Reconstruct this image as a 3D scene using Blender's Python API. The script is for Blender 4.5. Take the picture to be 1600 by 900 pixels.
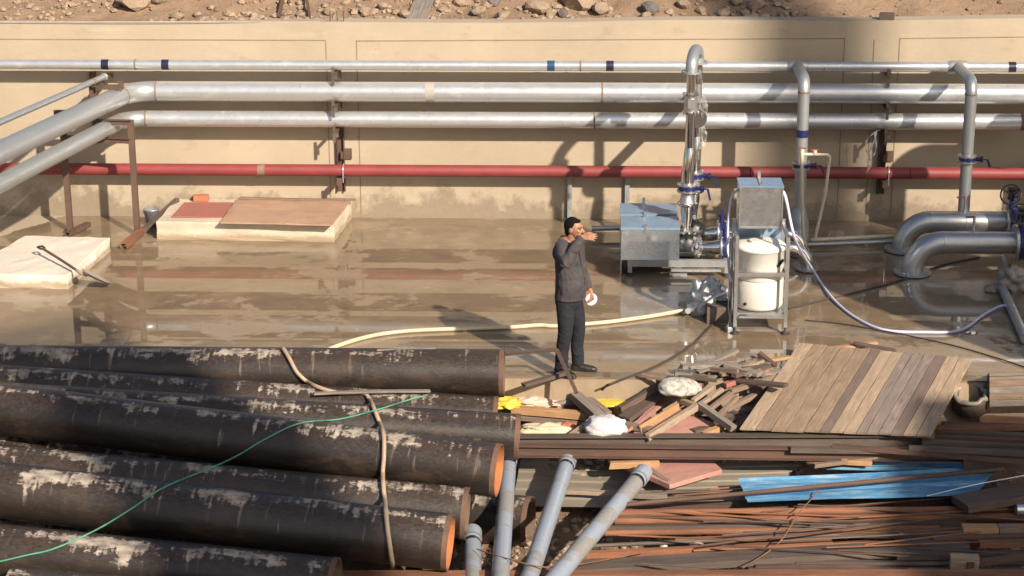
import bpy, bmesh, math, random
from mathutils import Vector, Matrix, Euler, noise
random.seed(7)
R = math.radians
scene = bpy.context.scene
for o in list(bpy.data.objects): bpy.data.objects.remove(o)
# ------------------------------------------------------------------ camera
FPX = 3100.0
cam_d = bpy.data.cameras.new("camera"); cam = bpy.data.objects.new("camera", cam_d)
scene.collection.objects.link(cam); scene.camera = cam
cam_d.sensor_width = 36; cam_d.lens = 36*FPX/1600; cam_d.clip_end = 2000; cam_d.clip_start = 0.5
CAM = Vector((0, -26.75, 7.18))
PITCH, YAW, ROLL = 17.02, 2.4, -0.28
RM = (Matrix.Rotation(R(YAW), 3, 'Z') @ Matrix.Rotation(R(90-PITCH), 3, 'X') @ Matrix.Rotation(R(ROLL), 3, 'Z'))
M4 = RM.to_4x4(); M4.translation = CAM; cam.matrix_world = M4
scene.render.resolution_x = 1024; scene.render.resolution_y = 576
# ------------------------------------------------------------------ world, sun, exposure
SUN_EL = 31.0
SUN_AZ = Vector((0.57, -0.82))            # horizontal direction towards the sun
SUN_AZ.normalize()
w = bpy.data.worlds.new("World"); scene.world = w; w.use_nodes = True
wn = w.node_tree; bg = wn.nodes["Background"]; bg.inputs[1].default_value = 0.065
sky = wn.nodes.new("ShaderNodeTexSky"); sky.sky_type = 'NISHITA'; sky.sun_disc = False
sky.sun_elevation = R(SUN_EL); sky.sun_rotation = math.atan2(SUN_AZ.x, SUN_AZ.y)
sky.air_density = 1.0; sky.dust_density = 3.0; sky.ozone_density = 1.0
wn.links.new(sky.outputs[0], bg.inputs[0])
sd = bpy.data.lights.new("sun", 'SUN'); sd.energy = 4.8; sd.angle = R(0.9); sd.color = (1.0, 0.87, 0.72)
so = bpy.data.objects.new("sun", sd); scene.collection.objects.link(so)
sv = Vector((SUN_AZ.x*math.cos(R(SUN_EL)), SUN_AZ.y*math.cos(R(SUN_EL)), math.sin(R(SUN_EL))))
so.rotation_euler = sv.to_track_quat('Z', 'Y').to_euler(); so.location = (10, -30, 30)
vs = scene.view_settings; vs.view_transform = 'Standard'; vs.look = 'None'; vs.gamma = 1; vs.exposure = 0.95
vs.use_curve_mapping = False

# ------------------------------------------------------------------ photo pixel -> place
def ray(px, py):
    return (RM @ Vector(((px-800)/FPX, -(py-450)/FPX, -1))).normalized()
def G(px, py, z=0.0):
    d = ray(px, py); t = (z-CAM.z)/d.z; return CAM + d*t
def W(px, py, y=0.0):
    d = ray(px, py); t = (y-CAM.y)/d.y; return CAM + d*t

# ------------------------------------------------------------------ mesh builder
col = scene.collection
class MB:
    def __init__(s): s.v = []; s.f = []; s.sm = []
    def quad(s, a, b, c, d, sm=False):
        n = len(s.v); s.v += [Vector(a), Vector(b), Vector(c), Vector(d)]; s.f.append((n, n+1, n+2, n+3)); s.sm.append(sm)
    def box(s, c, size, rot=None, ch=0.0):
        c = Vector(c); hx, hy, hz = [q/2 for q in size]
        bm = bmesh.new(); bmesh.ops.create_cube(bm, size=1.0)
        for v in bm.verts: v.co = Vector((v.co.x*2*hx, v.co.y*2*hy, v.co.z*2*hz))
        if ch > 0:
            bmesh.ops.bevel(bm, geom=bm.edges[:], offset=ch, segments=2, profile=0.5, affect='EDGES')
        s.addbm(bm, Matrix.Translation(c) @ (rot.to_4x4() if rot else Matrix.Identity(4))); return s
    def addbm(s, bm, m=None, sm=False):
        n = len(s.v); bm.verts.ensure_lookup_table(); bm.verts.index_update()
        for v in bm.verts: s.v.append((m @ v.co) if m else v.co.copy())
        for f in bm.faces: s.f.append(tuple(n+v.index for v in f.verts)); s.sm.append(sm)
        bm.free()
    def beam(s, a, b, wd, th, up=(0, 0, 1), ch=0.0):
        a = Vector(a); b = Vector(b); x = (b-a); L = x.length; x.normalize()
        y = Vector(up).cross(x)
        if y.length < 1e-4: y = Vector((0, 1, 0)).cross(x)
        y.normalize(); z = x.cross(y)
        m = Matrix((x, y, z)).transposed()
        return s.box((a+b)/2, (L, wd, th), m, ch)
    def tube(s, pts, r, seg=20, caps=True, sm=True, closed=False):
        pts = [Vector(p) for p in pts]; n = len(pts)
        rr = r if isinstance(r, (list, tuple)) else [r]*n
        t = []
        for i in range(n):
            if closed: d = pts[(i+1) % n]-pts[i-1]
            else:
                d = (pts[min(i+1, n-1)]-pts[max(i-1, 0)])
            t.append(d.normalized())
        ref = Vector((0, 0, 1)) if abs(t[0].z) < 0.9 else Vector((1, 0, 0))
        u = t[0].cross(ref).normalized(); base = len(s.v)
        for i in range(n):
            u = (u - t[i]*u.dot(t[i]))
            u.normalize(); v = t[i].cross(u)
            for k in range(seg):
                a = 2*math.pi*k/seg
                s.v.append(pts[i] + (u*math.cos(a)+v*math.sin(a))*rr[i])
        m = n if closed else n-1
        for i in range(m):
            for k in range(seg):
                k2 = (k+1) % seg; j = (i+1) % n
                s.f.append((base+i*seg+k, base+i*seg+k2, base+j*seg+k2, base+j*seg+k)); s.sm.append(sm)
        if caps and not closed:
            for i in (0, n-1):
                b0 = len(s.v); s.v += [p.copy() for p in s.v[base+i*seg:base+(i+1)*seg]]
                idx = [b0+k for k in range(seg)]
                if i == 0: idx.reverse()
                s.f.append(tuple(idx)); s.sm.append(False)
        return s
    def disc(s, c, ax, r, th, seg=28, r2=None):
        ax = Vector(ax).normalized(); c = Vector(c)
        rr = [r, r] if r2 is None else [r, r2]
        return s.tube([c-ax*th/2, c+ax*th/2], rr, seg)
    def flange(s, c, ax, r, th=0.02, nb=8):
        s.disc(c, ax, r, th)
        ax = Vector(ax).normalized(); ref = Vector((0, 0, 1)) if abs(ax.z) < .9 else Vector((1, 0, 0))
        u = ax.cross(ref).normalized(); v = ax.cross(u); c = Vector(c)
        for k in range(nb):
            a = 2*math.pi*(k+.5)/nb; p = c+(u*math.cos(a)+v*math.sin(a))*r*0.86
            s.tube([p-ax*(th/2+.012), p+ax*(th/2+.012)], .009, 6, sm=False)
        return s
    def lathe(s, c, ax, prof, seg=28):
        ax = Vector(ax).normalized(); c = Vector(c)
        pts = [c+ax*h for h, r in prof]; rs = [max(r, 1e-4) for h, r in prof]
        ref = Vector((0, 0, 1)) if abs(ax.z) < .9 else Vector((1, 0, 0))
        u = ax.cross(ref).normalized(); v = ax.cross(u); base = len(s.v)
        for p, r in zip(pts, rs):
            for k in range(seg):
                a = 2*math.pi*k/seg; s.v.append(p+(u*math.cos(a)+v*math.sin(a))*r)
        for i in range(len(pts)-1):
            for k in range(seg):
                k2 = (k+1) % seg
                s.f.append((base+i*seg+k, base+i*seg+k2, base+(i+1)*seg+k2, base+(i+1)*seg+k)); s.sm.append(True)
        return s
    def prism(s, poly, axis, L):
        # poly: list of 3-D points, extruded by vector axis*L
        a = Vector(axis)*L; n = len(poly); b = len(s.v)
        s.v += [Vector(p) for p in poly]+[Vector(p)+a for p in poly]
        s.f.append(tuple(range(b, b+n))[::-1]); s.sm.append(False)
        s.f.append(tuple(range(b+n, b+2*n))); s.sm.append(False)
        for i in range(n):
            j = (i+1) % n; s.f.append((b+i, b+j, b+n+j, b+n+i)); s.sm.append(False)
        return s
    def build(s, name, mat, parent=None, origin=None, fixn=True):
        if parent is not None: org = parent_loc(parent)
        elif origin is not None: org = Vector(origin)
        else:
            xs = [v.x for v in s.v]; ys = [v.y for v in s.v]; zs = [v.z for v in s.v]
            org = Vector(((min(xs)+max(xs))/2, (min(ys)+max(ys))/2, min(zs)))
        me = bpy.data.meshes.new(name); me.from_pydata([v-org for v in s.v], [], s.f)
        me.polygons.foreach_set("use_smooth", s.sm); me.update()
        if fixn:
            bm = bmesh.new(); bm.from_mesh(me); bmesh.ops.recalc_face_normals(bm, faces=bm.faces); bm.to_mesh(me); bm.free()
        me.materials.append(mat)
        o = bpy.data.objects.new(name, me); col.objects.link(o)
        if parent is not None: o.parent = parent; WL[o.name] = org.copy()
        else: o.location = org; WL[o.name] = org.copy()
        return o
WL = {}
def parent_loc(p): return WL[p.name]
def thing(name, label, cat, loc, group=None):
    o = bpy.data.objects.new(name, None); col.objects.link(o); o.location = loc; WL[o.name] = Vector(loc)
    o.empty_display_size = .1; tag(o, label, cat, group); return o
def tag(o, label, cat, group=None):
    o['label'] = label; o['category'] = cat
    if group: o['group'] = group
    return o
def struct(o): o['kind'] = 'structure'; return o

def bend(p0, p1, p2, r, n=8):
    """points of an arc of radius r rounding the corner p1"""
    p0, p1, p2 = Vector(p0), Vector(p1), Vector(p2)
    a = (p0-p1).normalized(); b = (p2-p1).normalized(); ang = a.angle(b)
    d = r/math.tan(ang/2); s = p1+a*d; e = p1+b*d
    bis = (a+b).normalized(); c = p1+bis*(r/math.sin(ang/2)); out = []
    va = s-c; vb = e-c; tot = va.angle(vb)
    for i in range(n+1):
        t = i/n; q = (va*math.sin((1-t)*tot)+vb*math.sin(t*tot))/math.sin(tot); out.append(c+q)
    return out
def smooth_path(pts, n=8):
    pts = [Vector(p) for p in pts]; out = []
    P = [pts[0]*2-pts[1]]+pts+[pts[-1]*2-pts[-2]]
    for i in range(1, len(P)-2):
        for k in range(n):
            t = k/n; a, b, c, d = P[i-1], P[i], P[i+1], P[i+2]
            out.append(.5*((2*b)+(c-a)*t+(2*a-5*b+4*c-d)*t*t+(3*b-a-3*c+d)*t**3))
    out.append(pts[-1]); return out

# ------------------------------------------------------------------ materials
class NT:
    def __init__(s, name):
        s.m = bpy.data.materials.new(name); s.m.use_nodes = True; s.t = s.m.node_tree
        s.b = s.t.nodes["Principled BSDF"]; s.co = None
    def n(s, ty, **kw):
        x = s.t.nodes.new(ty)
        for k, v in kw.items():
            if k.startswith('i_'):
                key = k[2:]; key = int(key) if key.isdigit() else key.replace('_', ' ')
                s.put(x.inputs[key], v)
            else: setattr(x, k, v)
        return x
    def put(s, inp, v):
        if isinstance(v, bpy.types.NodeSocket): s.t.links.new(v, inp)
        elif isinstance(v, bpy.types.Node): s.t.links.new(v.outputs[0], inp)
        else:
            if isinstance(v, tuple) and len(v) == 3 and inp.type == 'RGBA': v = (*v, 1)
            inp.default_value = v
    def coord(s, scale=(1, 1, 1), rnd=True, kind='Object'):
        tc = s.n('ShaderNodeTexCoord'); mp = s.n('ShaderNodeMapping'); s.put(mp.inputs[0], tc.outputs[kind])
        mp.inputs['Scale'].default_value = scale
        if rnd:
            oi = s.n('ShaderNodeObjectInfo'); mu = s.n('ShaderNodeMath', operation='MULTIPLY', i_0=oi.outputs['Random'], i_1=37.0)
            cb = s.n('ShaderNodeCombineXYZ', i_0=mu, i_1=mu, i_2=mu); s.put(mp.inputs['Location'], cb)
        return mp.outputs[0]
    def noise(s, co, scale, detail=6, rough=.6, dist=0.0):
        x = s.n('ShaderNodeTexNoise', i_Vector=co, i_Scale=scale, i_Detail=float(detail), i_Roughness=rough, i_Distortion=dist); return x.outputs[0]
    def ramp(s, fac, a, b, ca=(0, 0, 0), cb=(1, 1, 1)):
        x = s.n('ShaderNodeValToRGB'); s.put(x.inputs[0], fac); e = x.color_ramp.elements
        e[0].position = a; e[1].position = b; e[0].color = (*ca, 1); e[1].color = (*cb, 1); return x.outputs[0]
    def mix(s, fac, a, b, mode='MIX'):
        x = s.n('ShaderNodeMix', data_type='RGBA', blend_type=mode); s.put(x.inputs[0], fac); s.put(x.inputs[6], a); s.put(x.inputs[7], b); return x.outputs[2]
    def math(s, op, a, b=0.0, clamp=False):
        x = s.n('ShaderNodeMath', operation=op, use_clamp=clamp); s.put(x.inputs[0], a); s.put(x.inputs[1], b); return x.outputs[0]
    def bump(s, h, strength=.3, dist=.02):
        x = s.n('ShaderNodeBump', i_Strength=strength, i_Distance=dist, i_Height=h); s.put(s.b.inputs['Normal'], x.outputs[0])
    def set(s, base=None, rough=None, metal=None, spec=None):
        if base is not None: s.put(s.b.inputs['Base Color'], base)
        if rough is not None: s.put(s.b.inputs['Roughness'], rough)
        if metal is not None: s.put(s.b.inputs['Metallic'], metal)
        if spec is not None: s.put(s.b.inputs['Specular IOR Level'], spec)
        return s.m

def simple(name, c1, c2=None, scale=6, rough=.7, metal=0, bump=0.15, bd=.01, stretch=(1, 1, 1), r2=None, lo=.35, hi=.65, spec=None):
    c1 = tuple(q*.8 for q in c1); c2 = tuple(q*.8 for q in c2) if c2 else None
    m = NT(name); co = m.coord(stretch); nz = m.noise(co, scale)
    c2 = c2 or tuple(q*.6 for q in c1)
    base = m.ramp(nz, lo, hi, c2, c1)
    fine = m.noise(co, scale*6, 4)
    base = m.mix(.35, base, m.mix(fine, tuple(q*.6 for q in c1), tuple(min(1, q*1.35) for q in c1)), 'MIX')
    rg = rough if r2 is None else m.math('ADD', m.math('MULTIPLY', nz, r2-rough), rough)
    m.set(base, rg, metal, spec)
    if bump: m.bump(fine, bump, bd)
    return m.m

def galv_mat(name, c=(.50, .51, .53), rough=.34, rust=.0, metal=.85, dirt=(.26, .22, .17), bmp=.12):
    m = NT(name); co = m.coord((1, 1, 1))
    big = m.noise(co, 1.7, 5); sp = m.noise(co, 16, 3); fine = m.noise(co, 7, 6, .65)
    base = m.mix(m.math('MULTIPLY', sp, .5), c, tuple(q*.72 for q in c))
    dm = m.ramp(m.noise(co, 5.1, 9, .75), .54, .74)
    base = m.mix(m.math('MULTIPLY', dm, .45), base, dirt)
    mt = m.math('SUBTRACT', metal, m.math('MULTIPLY', dm, .35))
    rg = m.math('ADD', rough, m.math('MULTIPLY', m.math('SUBTRACT', fine, .35), .22))
    m.set(base, rg, mt); m.bump(m.noise(co, 9, 5), bmp, .01); return m.m

MAT = {}
MAT['galv'] = galv_mat('galvanised_steel', (.60, .62, .64), .27, metal=.72, dirt=(.40, .37, .32))
MAT['galv_dull'] = galv_mat('dull_galvanised_steel', (.34, .36, .37), .40, metal=.6)
MAT['stainless'] = galv_mat('stainless_steel', (.66, .65, .63), .10, metal=1.0, dirt=(.45, .42, .37), bmp=.02)
MAT['stainless_dull'] = galv_mat('brushed_stainless_steel', (.5, .5, .5), .32, metal=.9, dirt=(.3, .29, .27))
MAT['sheet'] = galv_mat('galvanised_sheet', (.62, .66, .70), .24, metal=.95, dirt=(.35, .36, .35))
MAT['bluish_sheet'] = simple('bluish_sheet_steel', (.27, .40, .56), (.20, .31, .46), 5, .3, .3, bump=.1)  # bluish base colour for the lids and the back panel
MAT['weld'] = simple('weld_rust', (.24, .165, .115), (.14, .085, .055), 20, .8)
MAT['red'] = simple('red_pipe_paint', (.25, .04, .04), (.17, .03, .032), 3, .55, bump=.08)
MAT['rust'] = simple('rusted_steel', (.12, .062, .042), (.04, .027, .022), 5, .82, bump=.5, stretch=(.35, 2, 2))
MAT['rust_bright'] = simple('orange_rusted_steel', (.27, .11, .052), (.055, .03, .021), 4, .85, bump=.5, stretch=(.35, 2, 2))
MAT['rust_grey'] = simple('brown_grey_steel', (.12, .088, .07), (.04, .03, .025), 4, .7, bump=.4, stretch=(.3, 2, 2))
MAT['primer'] = simple('red_oxide_steel', (.11, .062, .042), (.055, .034, .026), 4, .7, bump=.2)
MAT['frame_grey'] = simple('grey_painted_steel', (.33, .34, .34), (.22, .22, .22), 6, .45, .3, bump=.05)
MAT['blue'] = simple('blue_valve_paint', (.016, .022, .11), (.012, .015, .07), 6, .35, bump=.05)
MAT['tape_blue'] = simple('blue_tape', (.02, .09, .22), (.015, .03, .08), 6, .35, bump=.05)
MAT['tape_dark'] = simple('dark_tape', (.015, .02, .045), (.01, .01, .02), 6, .35, bump=.05)
MAT['black'] = simple('black_cast_iron', (.02, .02, .022), (.012, .012, .012), 10, .4, .2, bump=.2)
MAT['rubber'] = simple('black_rubber', (.02, .02, .02), (.03, .028, .025), 10, .7)
MAT['white_plastic'] = simple('white_polyethylene', (.82, .80, .75), (.70, .67, .60), 3, .38, bump=.02, lo=.2, hi=.6)
MAT['white_dark'] = simple('translucent_polyethylene', (.70, .67, .61), (.6, .57, .5), 3, .45, bump=.02)
MAT['pvc_white'] = simple('aged_white_pvc', (.62, .55, .42), (.45, .38, .28), 4, .5, bump=.05)
MAT['hose_yellow'] = simple('cream_hose', (.66, .55, .36), (.45, .37, .25), 8, .5, stretch=(1, 1, 1))
MAT['hose_tan'] = simple('tan_hose', (.40, .29, .20), (.26, .19, .14), 8, .6)
MAT['hose_lilac'] = simple('lilac_hose', (.62, .62, .84), (.52, .52, .72), 4, .3, bump=.02)
MAT['cord_green'] = simple('green_cord', (.09, .30, .20), (.06, .2, .14), 10, .6)
MAT['cable'] = simple('dark_cable', (.05, .035, .028), (.03, .022, .02), 10, .7)
MAT['plywood_red'] = simple('red_plywood', (.36, .13, .10), (.28, .12, .09), 4, .75, stretch=(1, 3, 3))
MAT['plywood_pink'] = simple('pink_faded_plywood', (.46, .24, .19), (.32, .16, .13), 5, .8, stretch=(1, 3, 3))
MAT['brick'] = simple('orange_brick', (.45, .16, .08), (.32, .11, .06), 12, .9)
MAT['foil'] = simple('crumpled_white_plaster', (.85, .81, .72), (.30, .27, .23), 22, .6, bump=1.0, bd=.03, lo=.4, hi=.55)
MAT['cement_bag'] = simple('white_bag', (.62, .60, .61), (.46, .44, .45), 7, .6, bump=.5)
MAT['yellow_bag'] = simple('yellow_plastic', (.62, .50, .07), (.6, .45, .04), 7, .4, bump=.4)
MAT['foam'] = simple('cream_foam', (.62, .54, .38), (.6, .5, .32), 8, .9, bump=.6)
MAT['cloth_pink'] = simple('pale_pink_cloth', (.70, .50, .40), (.5, .34, .27), 6, .9, bump=.6)
MAT['rock'] = simple('pale_rock', (.36, .27, .19), (.24, .17, .115), 3, .9, bump=.6, bd=.03)
MAT['rock_dark'] = simple('dark_rock', (.16, .14, .13), (.1, .09, .085), 4, .9, bump=.6, bd=.03)
MAT['stone_white'] = simple('white_stone', (.66, .6, .5), (.5, .42, .32), 4, .9, bump=.4)
MAT['corr'] = simple('weathered_metal_sheet', (.34, .30, .24), (.22, .19, .15), 3, .5, .25, bump=.2, stretch=(.4, 2, 2))
MAT['film'] = None
m = NT('clear_film'); co = m.coord(); m.set((.8, .82, .84), .12); m.put(m.b.inputs['Alpha'], m.ramp(m.noise(co, 14, 5), .4, .75, (.02,)*3, (.30,)*3)); m.bump(m.noise(co, 18, 5), 1.0, .05); MAT['film'] = m.m
m = NT('grey_bag_plastic'); co = m.coord(); m.set((.5, .53, .54), .55); m.bump(m.noise(co, 12, 5), .5, .03); m.put(m.b.inputs['Alpha'], .8); MAT['bag'] = m.m

# weathered wood: grain along local X
def wood(name, a, b, rough=.85):
    a = tuple(q*.86 for q in a); b = tuple(q*.86 for q in b)
    m = NT(name); co = m.coord((1.2, 9, 9)); g = m.noise(co, 3.5, 9, .65, .6)
    co2 = m.coord((1, 1, 1)); big = m.noise(co2, 2.2, 4)
    base = m.ramp(g, .36, .66, b, a); base = m.mix(m.ramp(big, .4, .72), base, tuple(q*.62 for q in a))
    vo = m.n('ShaderNodeTexVoronoi', i_Vector=co2, i_Scale=5.0); kn = m.ramp(vo.outputs['Distance'], .03, .08)
    base = m.mix(kn, tuple(q*.4 for q in b), base)
    m.set(base, rough); m.bump(g, .6, .006); return m.m
MAT['wood_a'] = wood('weathered_light_wood', (.40, .30, .215), (.23, .165, .115))
MAT['wood_b'] = wood('weathered_brown_wood', (.28, .195, .14), (.14, .095, .07))
MAT['wood_c'] = wood('dark_wet_wood', (.13, .085, .065), (.06, .04, .033))
MAT['wood_o'] = wood('fresh_orange_wood', (.50, .29, .14), (.32, .17, .08))
MAT['wood_g'] = wood('grey_old_timber', (.27, .23, .19), (.14, .12, .1))
PALE = ['wood_a', 'wood_b', 'wood_c', 'wood_o', 'wood_g']

# blue painted sheet
m = NT('blue_painted_sheet'); co = m.coord((.5, 3, 1)); nz = m.noise(co, 2.4, 8, .7)
base = m.ramp(nz, .38, .66, (.04, .14, .30), (.13, .33, .50)); base = m.mix(m.math('MULTIPLY', m.ramp(m.noise(co, 5, 9, .75), .5, .62), .55), base, (.36, .46, .50)); m.set(base, m.math('ADD', .22, m.math('MULTIPLY', nz, .25)), .1); m.bump(nz, .6, .02); MAT['blue_sheet'] = m.m

# coated black line pipe: local X along the pipe, local Z up
def black_pipe_mat():
    m = NT('black_coated_pipe')
    tc = m.n('ShaderNodeTexCoord'); sp = m.n('ShaderNodeSeparateXYZ', i_0=tc.outputs['Object'])
    oi = m.n('ShaderNodeObjectInfo'); off = m.math('MULTIPLY', oi.outputs['Random'], 91.0)
    X = m.math('ADD', sp.outputs[0], off)
    ang = m.math('ARCTAN2', sp.outputs[1], sp.outputs[2])           # 0 at the top, negative to the viewer's side
    # splashes in (x, angle) space
    u = m.n('ShaderNodeCombineXYZ', i_0=X, i_1=m.math('MULTIPLY', ang, .45), i_2=off)
    spl = m.math('ADD', m.math('MULTIPLY', m.noise(u, 2.2, 4, .6, .5), .55), m.math('MULTIPLY', m.noise(u, 13, 12, .78, .6), .45))
    top = m.math('SUBTRACT', 1.0, m.math('MULTIPLY', m.math('ABSOLUTE', m.math('ADD', ang, .28)), 1.05), True)
    # drips: long along the girth, narrow along the pipe
    u2 = m.n('ShaderNodeCombineXYZ', i_0=m.math('MULTIPLY', X, 7.0), i_1=m.math('MULTIPLY', ang, .22), i_2=off)
    dr = m.noise(u2, 3.0, 3, .5, .3); u3 = m.n('ShaderNodeCombineXYZ', i_0=X, i_1=off, i_2=off); zone = m.noise(u3, 1.6, 3)
    rag = m.math('ADD', top, m.math('MULTIPLY', m.math('SUBTRACT', dr, .5), 1.5)); big0 = m.noise(u, .9, 3, .5); sm_ = m.ramp(m.math('ADD', spl, m.math('ADD', m.math('MULTIPLY', rag, .20), m.math('MULTIPLY', m.math('SUBTRACT', big0, .5), .25))), .675, .72)
    lim = m.math('SUBTRACT', 1.0, m.math('MULTIPLY', m.math('ABSOLUTE', m.math('ADD', ang, .75)), .95), True)
    dm = m.math('MULTIPLY', m.ramp(dr, .63, .70), m.math('MULTIPLY', m.ramp(zone, .42, .55), m.ramp(lim, .05, .6)))
    big = m.noise(u, 1.1, 5); fine = m.noise(u, 26, 5, .7)
    base = m.ramp(big, .3, .7, (.009, .007, .006), (.026, .019, .015))
    dust = m.math('MULTIPLY', m.ramp(m.math('ADD', fine, m.math('MULTIPLY', top, .32)), .55, 1.0), .42)
    base = m.mix(dust, base, (.105, .076, .058)); base = m.mix(m.math('MULTIPLY', m.ramp(m.noise(u, 2.6, 10, .7, .4), .5, .62), .65), base, (.045, .029, .020))
    col_ = m.mix(m.ramp(m.noise(u, 7, 4), .35, .65), (.12, .10, .085), (.36, .31, .255))
    base = m.mix(m.math('MULTIPLY', sm_, .85), base, col_)
    base = m.mix(m.math('MULTIPLY', dm, .18), base, (.42, .34, .26))
    m.set(base, m.math('ADD', m.math('MULTIPLY', sm_, .35), m.math('ADD', .24, m.math('MULTIPLY', fine, .35)))); m.bump(m.math('ADD', spl, m.math('MULTIPLY', fine, .4)), .35, .012); return m.m
MAT['black_pipe'] = black_pipe_mat()
MAT['pipe_inside'] = simple('rusty_pipe_bore', (.50, .17, .06), (.24, .09, .04), 5, .85)
MAT['bore_dark'] = simple('dark_pipe_bore', (.16, .10, .07), (.09, .06, .045), 5, .85)
MAT['pipe_edge'] = simple('rusty_pipe_rim', (.15, .08, .05), (.07, .04, .03), 8, .8)
# grey PVC with dirt patches
m = NT('grey_upvc_pipe'); co = m.coord((.7, 1, 1)); nz = m.noise(co, 2.0, 6, .55, .3)
base = m.mix(m.ramp(nz, .50, .54), (.20, .235, .285), (.175, .175, .175)); base = m.mix(m.math('MULTIPLY', m.ramp(m.noise(co, 30, 5, .7), .5, .75), .5), base, (.34, .28, .2))
m.set(base, m.ramp(nz, .49, .53, (.32,)*3, (.7,)*3)); MAT['pvc_grey'] = m.m

# concrete wall (object coordinates = world, wall face at y=0)
m = NT('wall_concrete'); co = m.coord((1, 1, 1), False)
sp = m.n('ShaderNodeSeparateXYZ', i_0=co); big = m.noise(co, .55, 6, .6); fine = m.noise(co, 14, 7, .7)
base = m.ramp(big, .3, .72, (.27, .222, .160), (.345, .285, .208))
base = m.mix(m.math('MULTIPLY', m.ramp(m.noise(m.coord((1.0, 1, 1.5), False), 2.2, 9, .7), .57, .70), .62), base, (.22, .175, .125))
base = m.mix(m.math('MULTIPLY', m.ramp(m.noise(m.coord((.7, 1, 4.2), False), 1.6, 5), .56, .7), .25), base, (.40, .355, .29))
# damp foot of the wall
dn = m.math('ADD', m.math('MULTIPLY', m.noise(co, 1.3, 8, .75), 1.25), m.math('MULTIPLY', sp.outputs[2], -.75))
damp = m.ramp(dn, .36, .50)
base = m.mix(m.math('MULTIPLY', damp, .72), base, (.135, .102, .068))
base = m.mix(m.math('MULTIPLY', m.ramp(fine, .35, .75), .12), base, (.42, .37, .3))
m.set(base, m.math('SUBTRACT', .92, m.math('MULTIPLY', damp, .35))); m.bump(m.math('ADD', fine, m.math('MULTIPLY', big, 2)), .12, .02); MAT['wall'] = m.m
MAT['wall_top'] = simple('wall_coping_concrete', (.40, .34, .26), (.33, .27, .2), 2, .9, bump=.2)
MAT['joint'] = simple('wall_joint_strip', (.26, .2, .14), (.18, .13, .09), 5, .95)  # dark strips along the form joints of the wall
MAT['cable_grey'] = simple('pale_cable', (.45, .4, .36), (.3, .26, .22), 5, .6)

# wet slab
m = NT('wet_concrete_floor'); co = m.coord((1, 1, 1), False); sp = m.n('ShaderNodeSeparateXYZ', i_0=co)
big = m.noise(co, .8, 7, .62, .3); mid = m.noise(m.coord((.8, 1.3, 1), False), 1.9, 11, .72, .5); fine = m.noise(co, 22, 7, .7)
base = m.ramp(mid, .34, .68, (.120, .085, .050), (.205, .148, .092))
base = m.mix(m.math('MULTIPLY', m.ramp(m.noise(m.coord((.8, 1.3, 1), False), 3.4, 12, .75, .5), .60, .64), .6), base, (.29, .235, .17))
base = m.mix(m.math('MULTIPLY', m.ramp(m.noise(co, 3.3, 6, .7), .60, .70), .45), base, (.095, .066, .044))
# dry pale corner on the far left and scum near the edge of the slab
xl = m.math('ADD', m.math('MULTIPLY', sp.outputs[0], -1.0), m.math('MULTIPLY', big, 1.1))
dry = m.ramp(m.math('ADD', xl, m.math('MULTIPLY', sp.outputs[1], -.62)), .0, .1)   # placeholder, remapped below
m.dry_node = dry
pm = m.ramp(m.noise(m.coord((.8, 1.15, 1), False), 1.0, 13, .72, .3), .53, .55); base = m.mix(m.math('MULTIPLY', pm, .5), base, (.27, .21, .14)); pud = m.math('ADD', .010, m.math('MULTIPLY', pm, .22))
rgh = m.math('ADD', pud, m.math('MULTIPLY', m.ramp(mid, .62, .74), .12))
m.floor = (base, rgh, xl, sp, fine, big)
FLOOR = m

# ------------------------------------------------------------------ setting
YE = G(900, 589, 0).y                 # front edge of slab
XA, XB = -16.0, 14.0
print('slab edge y', YE, 'wall z top', W(300, 36, 0).z, 'px/m wall', (W(900, 200, 0)-W(800, 200, 0)).x)
LG = -1.0
base, rgh, xl, sp, fine, big = FLOOR.floor
xd = G(60, 330).x
dr = FLOOR.math('ADD', FLOOR.math('MULTIPLY', FLOOR.math('SUBTRACT', sp.outputs[0], xd), -1.0), FLOOR.math('ADD', FLOOR.math('MULTIPLY', sp.outputs[1], .52), FLOOR.math('MULTIPLY', big, .9)))
dry = FLOOR.ramp(dr, -.95, -.80)
base = FLOOR.mix(dry, base, (.33, .27, .195))
rgh = FLOOR.math('ADD', rgh, FLOOR.math('MULTIPLY', dry, .6), True)
FLOOR.set(base, .6, 0, .3); FLOOR.b.inputs['Coat Weight'].default_value = 1.0; FLOOR.put(FLOOR.b.inputs['Coat Weight'], FLOOR.math('SUBTRACT', 1.0, dry, True)); FLOOR.put(FLOOR.b.inputs['Coat Roughness'], rgh); FLOOR.b.inputs['Coat IOR'].default_value = 1.55
FLOOR.bump(FLOOR.math('ADD', fine, FLOOR.math('MULTIPLY', big, 1.5)), .015, .001)
MAT['floor'] = FLOOR.m
mb = MB(); mb.box(((XA+XB)/2, (YE+.2)/2, -.6), (XB-XA, .2-YE, 1.2), None)
o = mb.build('concrete_floor', MAT['floor'], origin=(0, 0, 0)); struct(o)
mb = MB(); mb.box((0, YE-.012, -.5), (XB-XA, .02, .96)); 
MAT['slab_face'] = simple('slab_face_concrete', (.36, .275, .185), (.22, .165, .11), 2.2, .85, bump=.3, stretch=(1.5, 1, .6))
o = mb.build('slab_edge', MAT['slab_face'], origin=(0, 0, 0)); struct(o)
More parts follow.
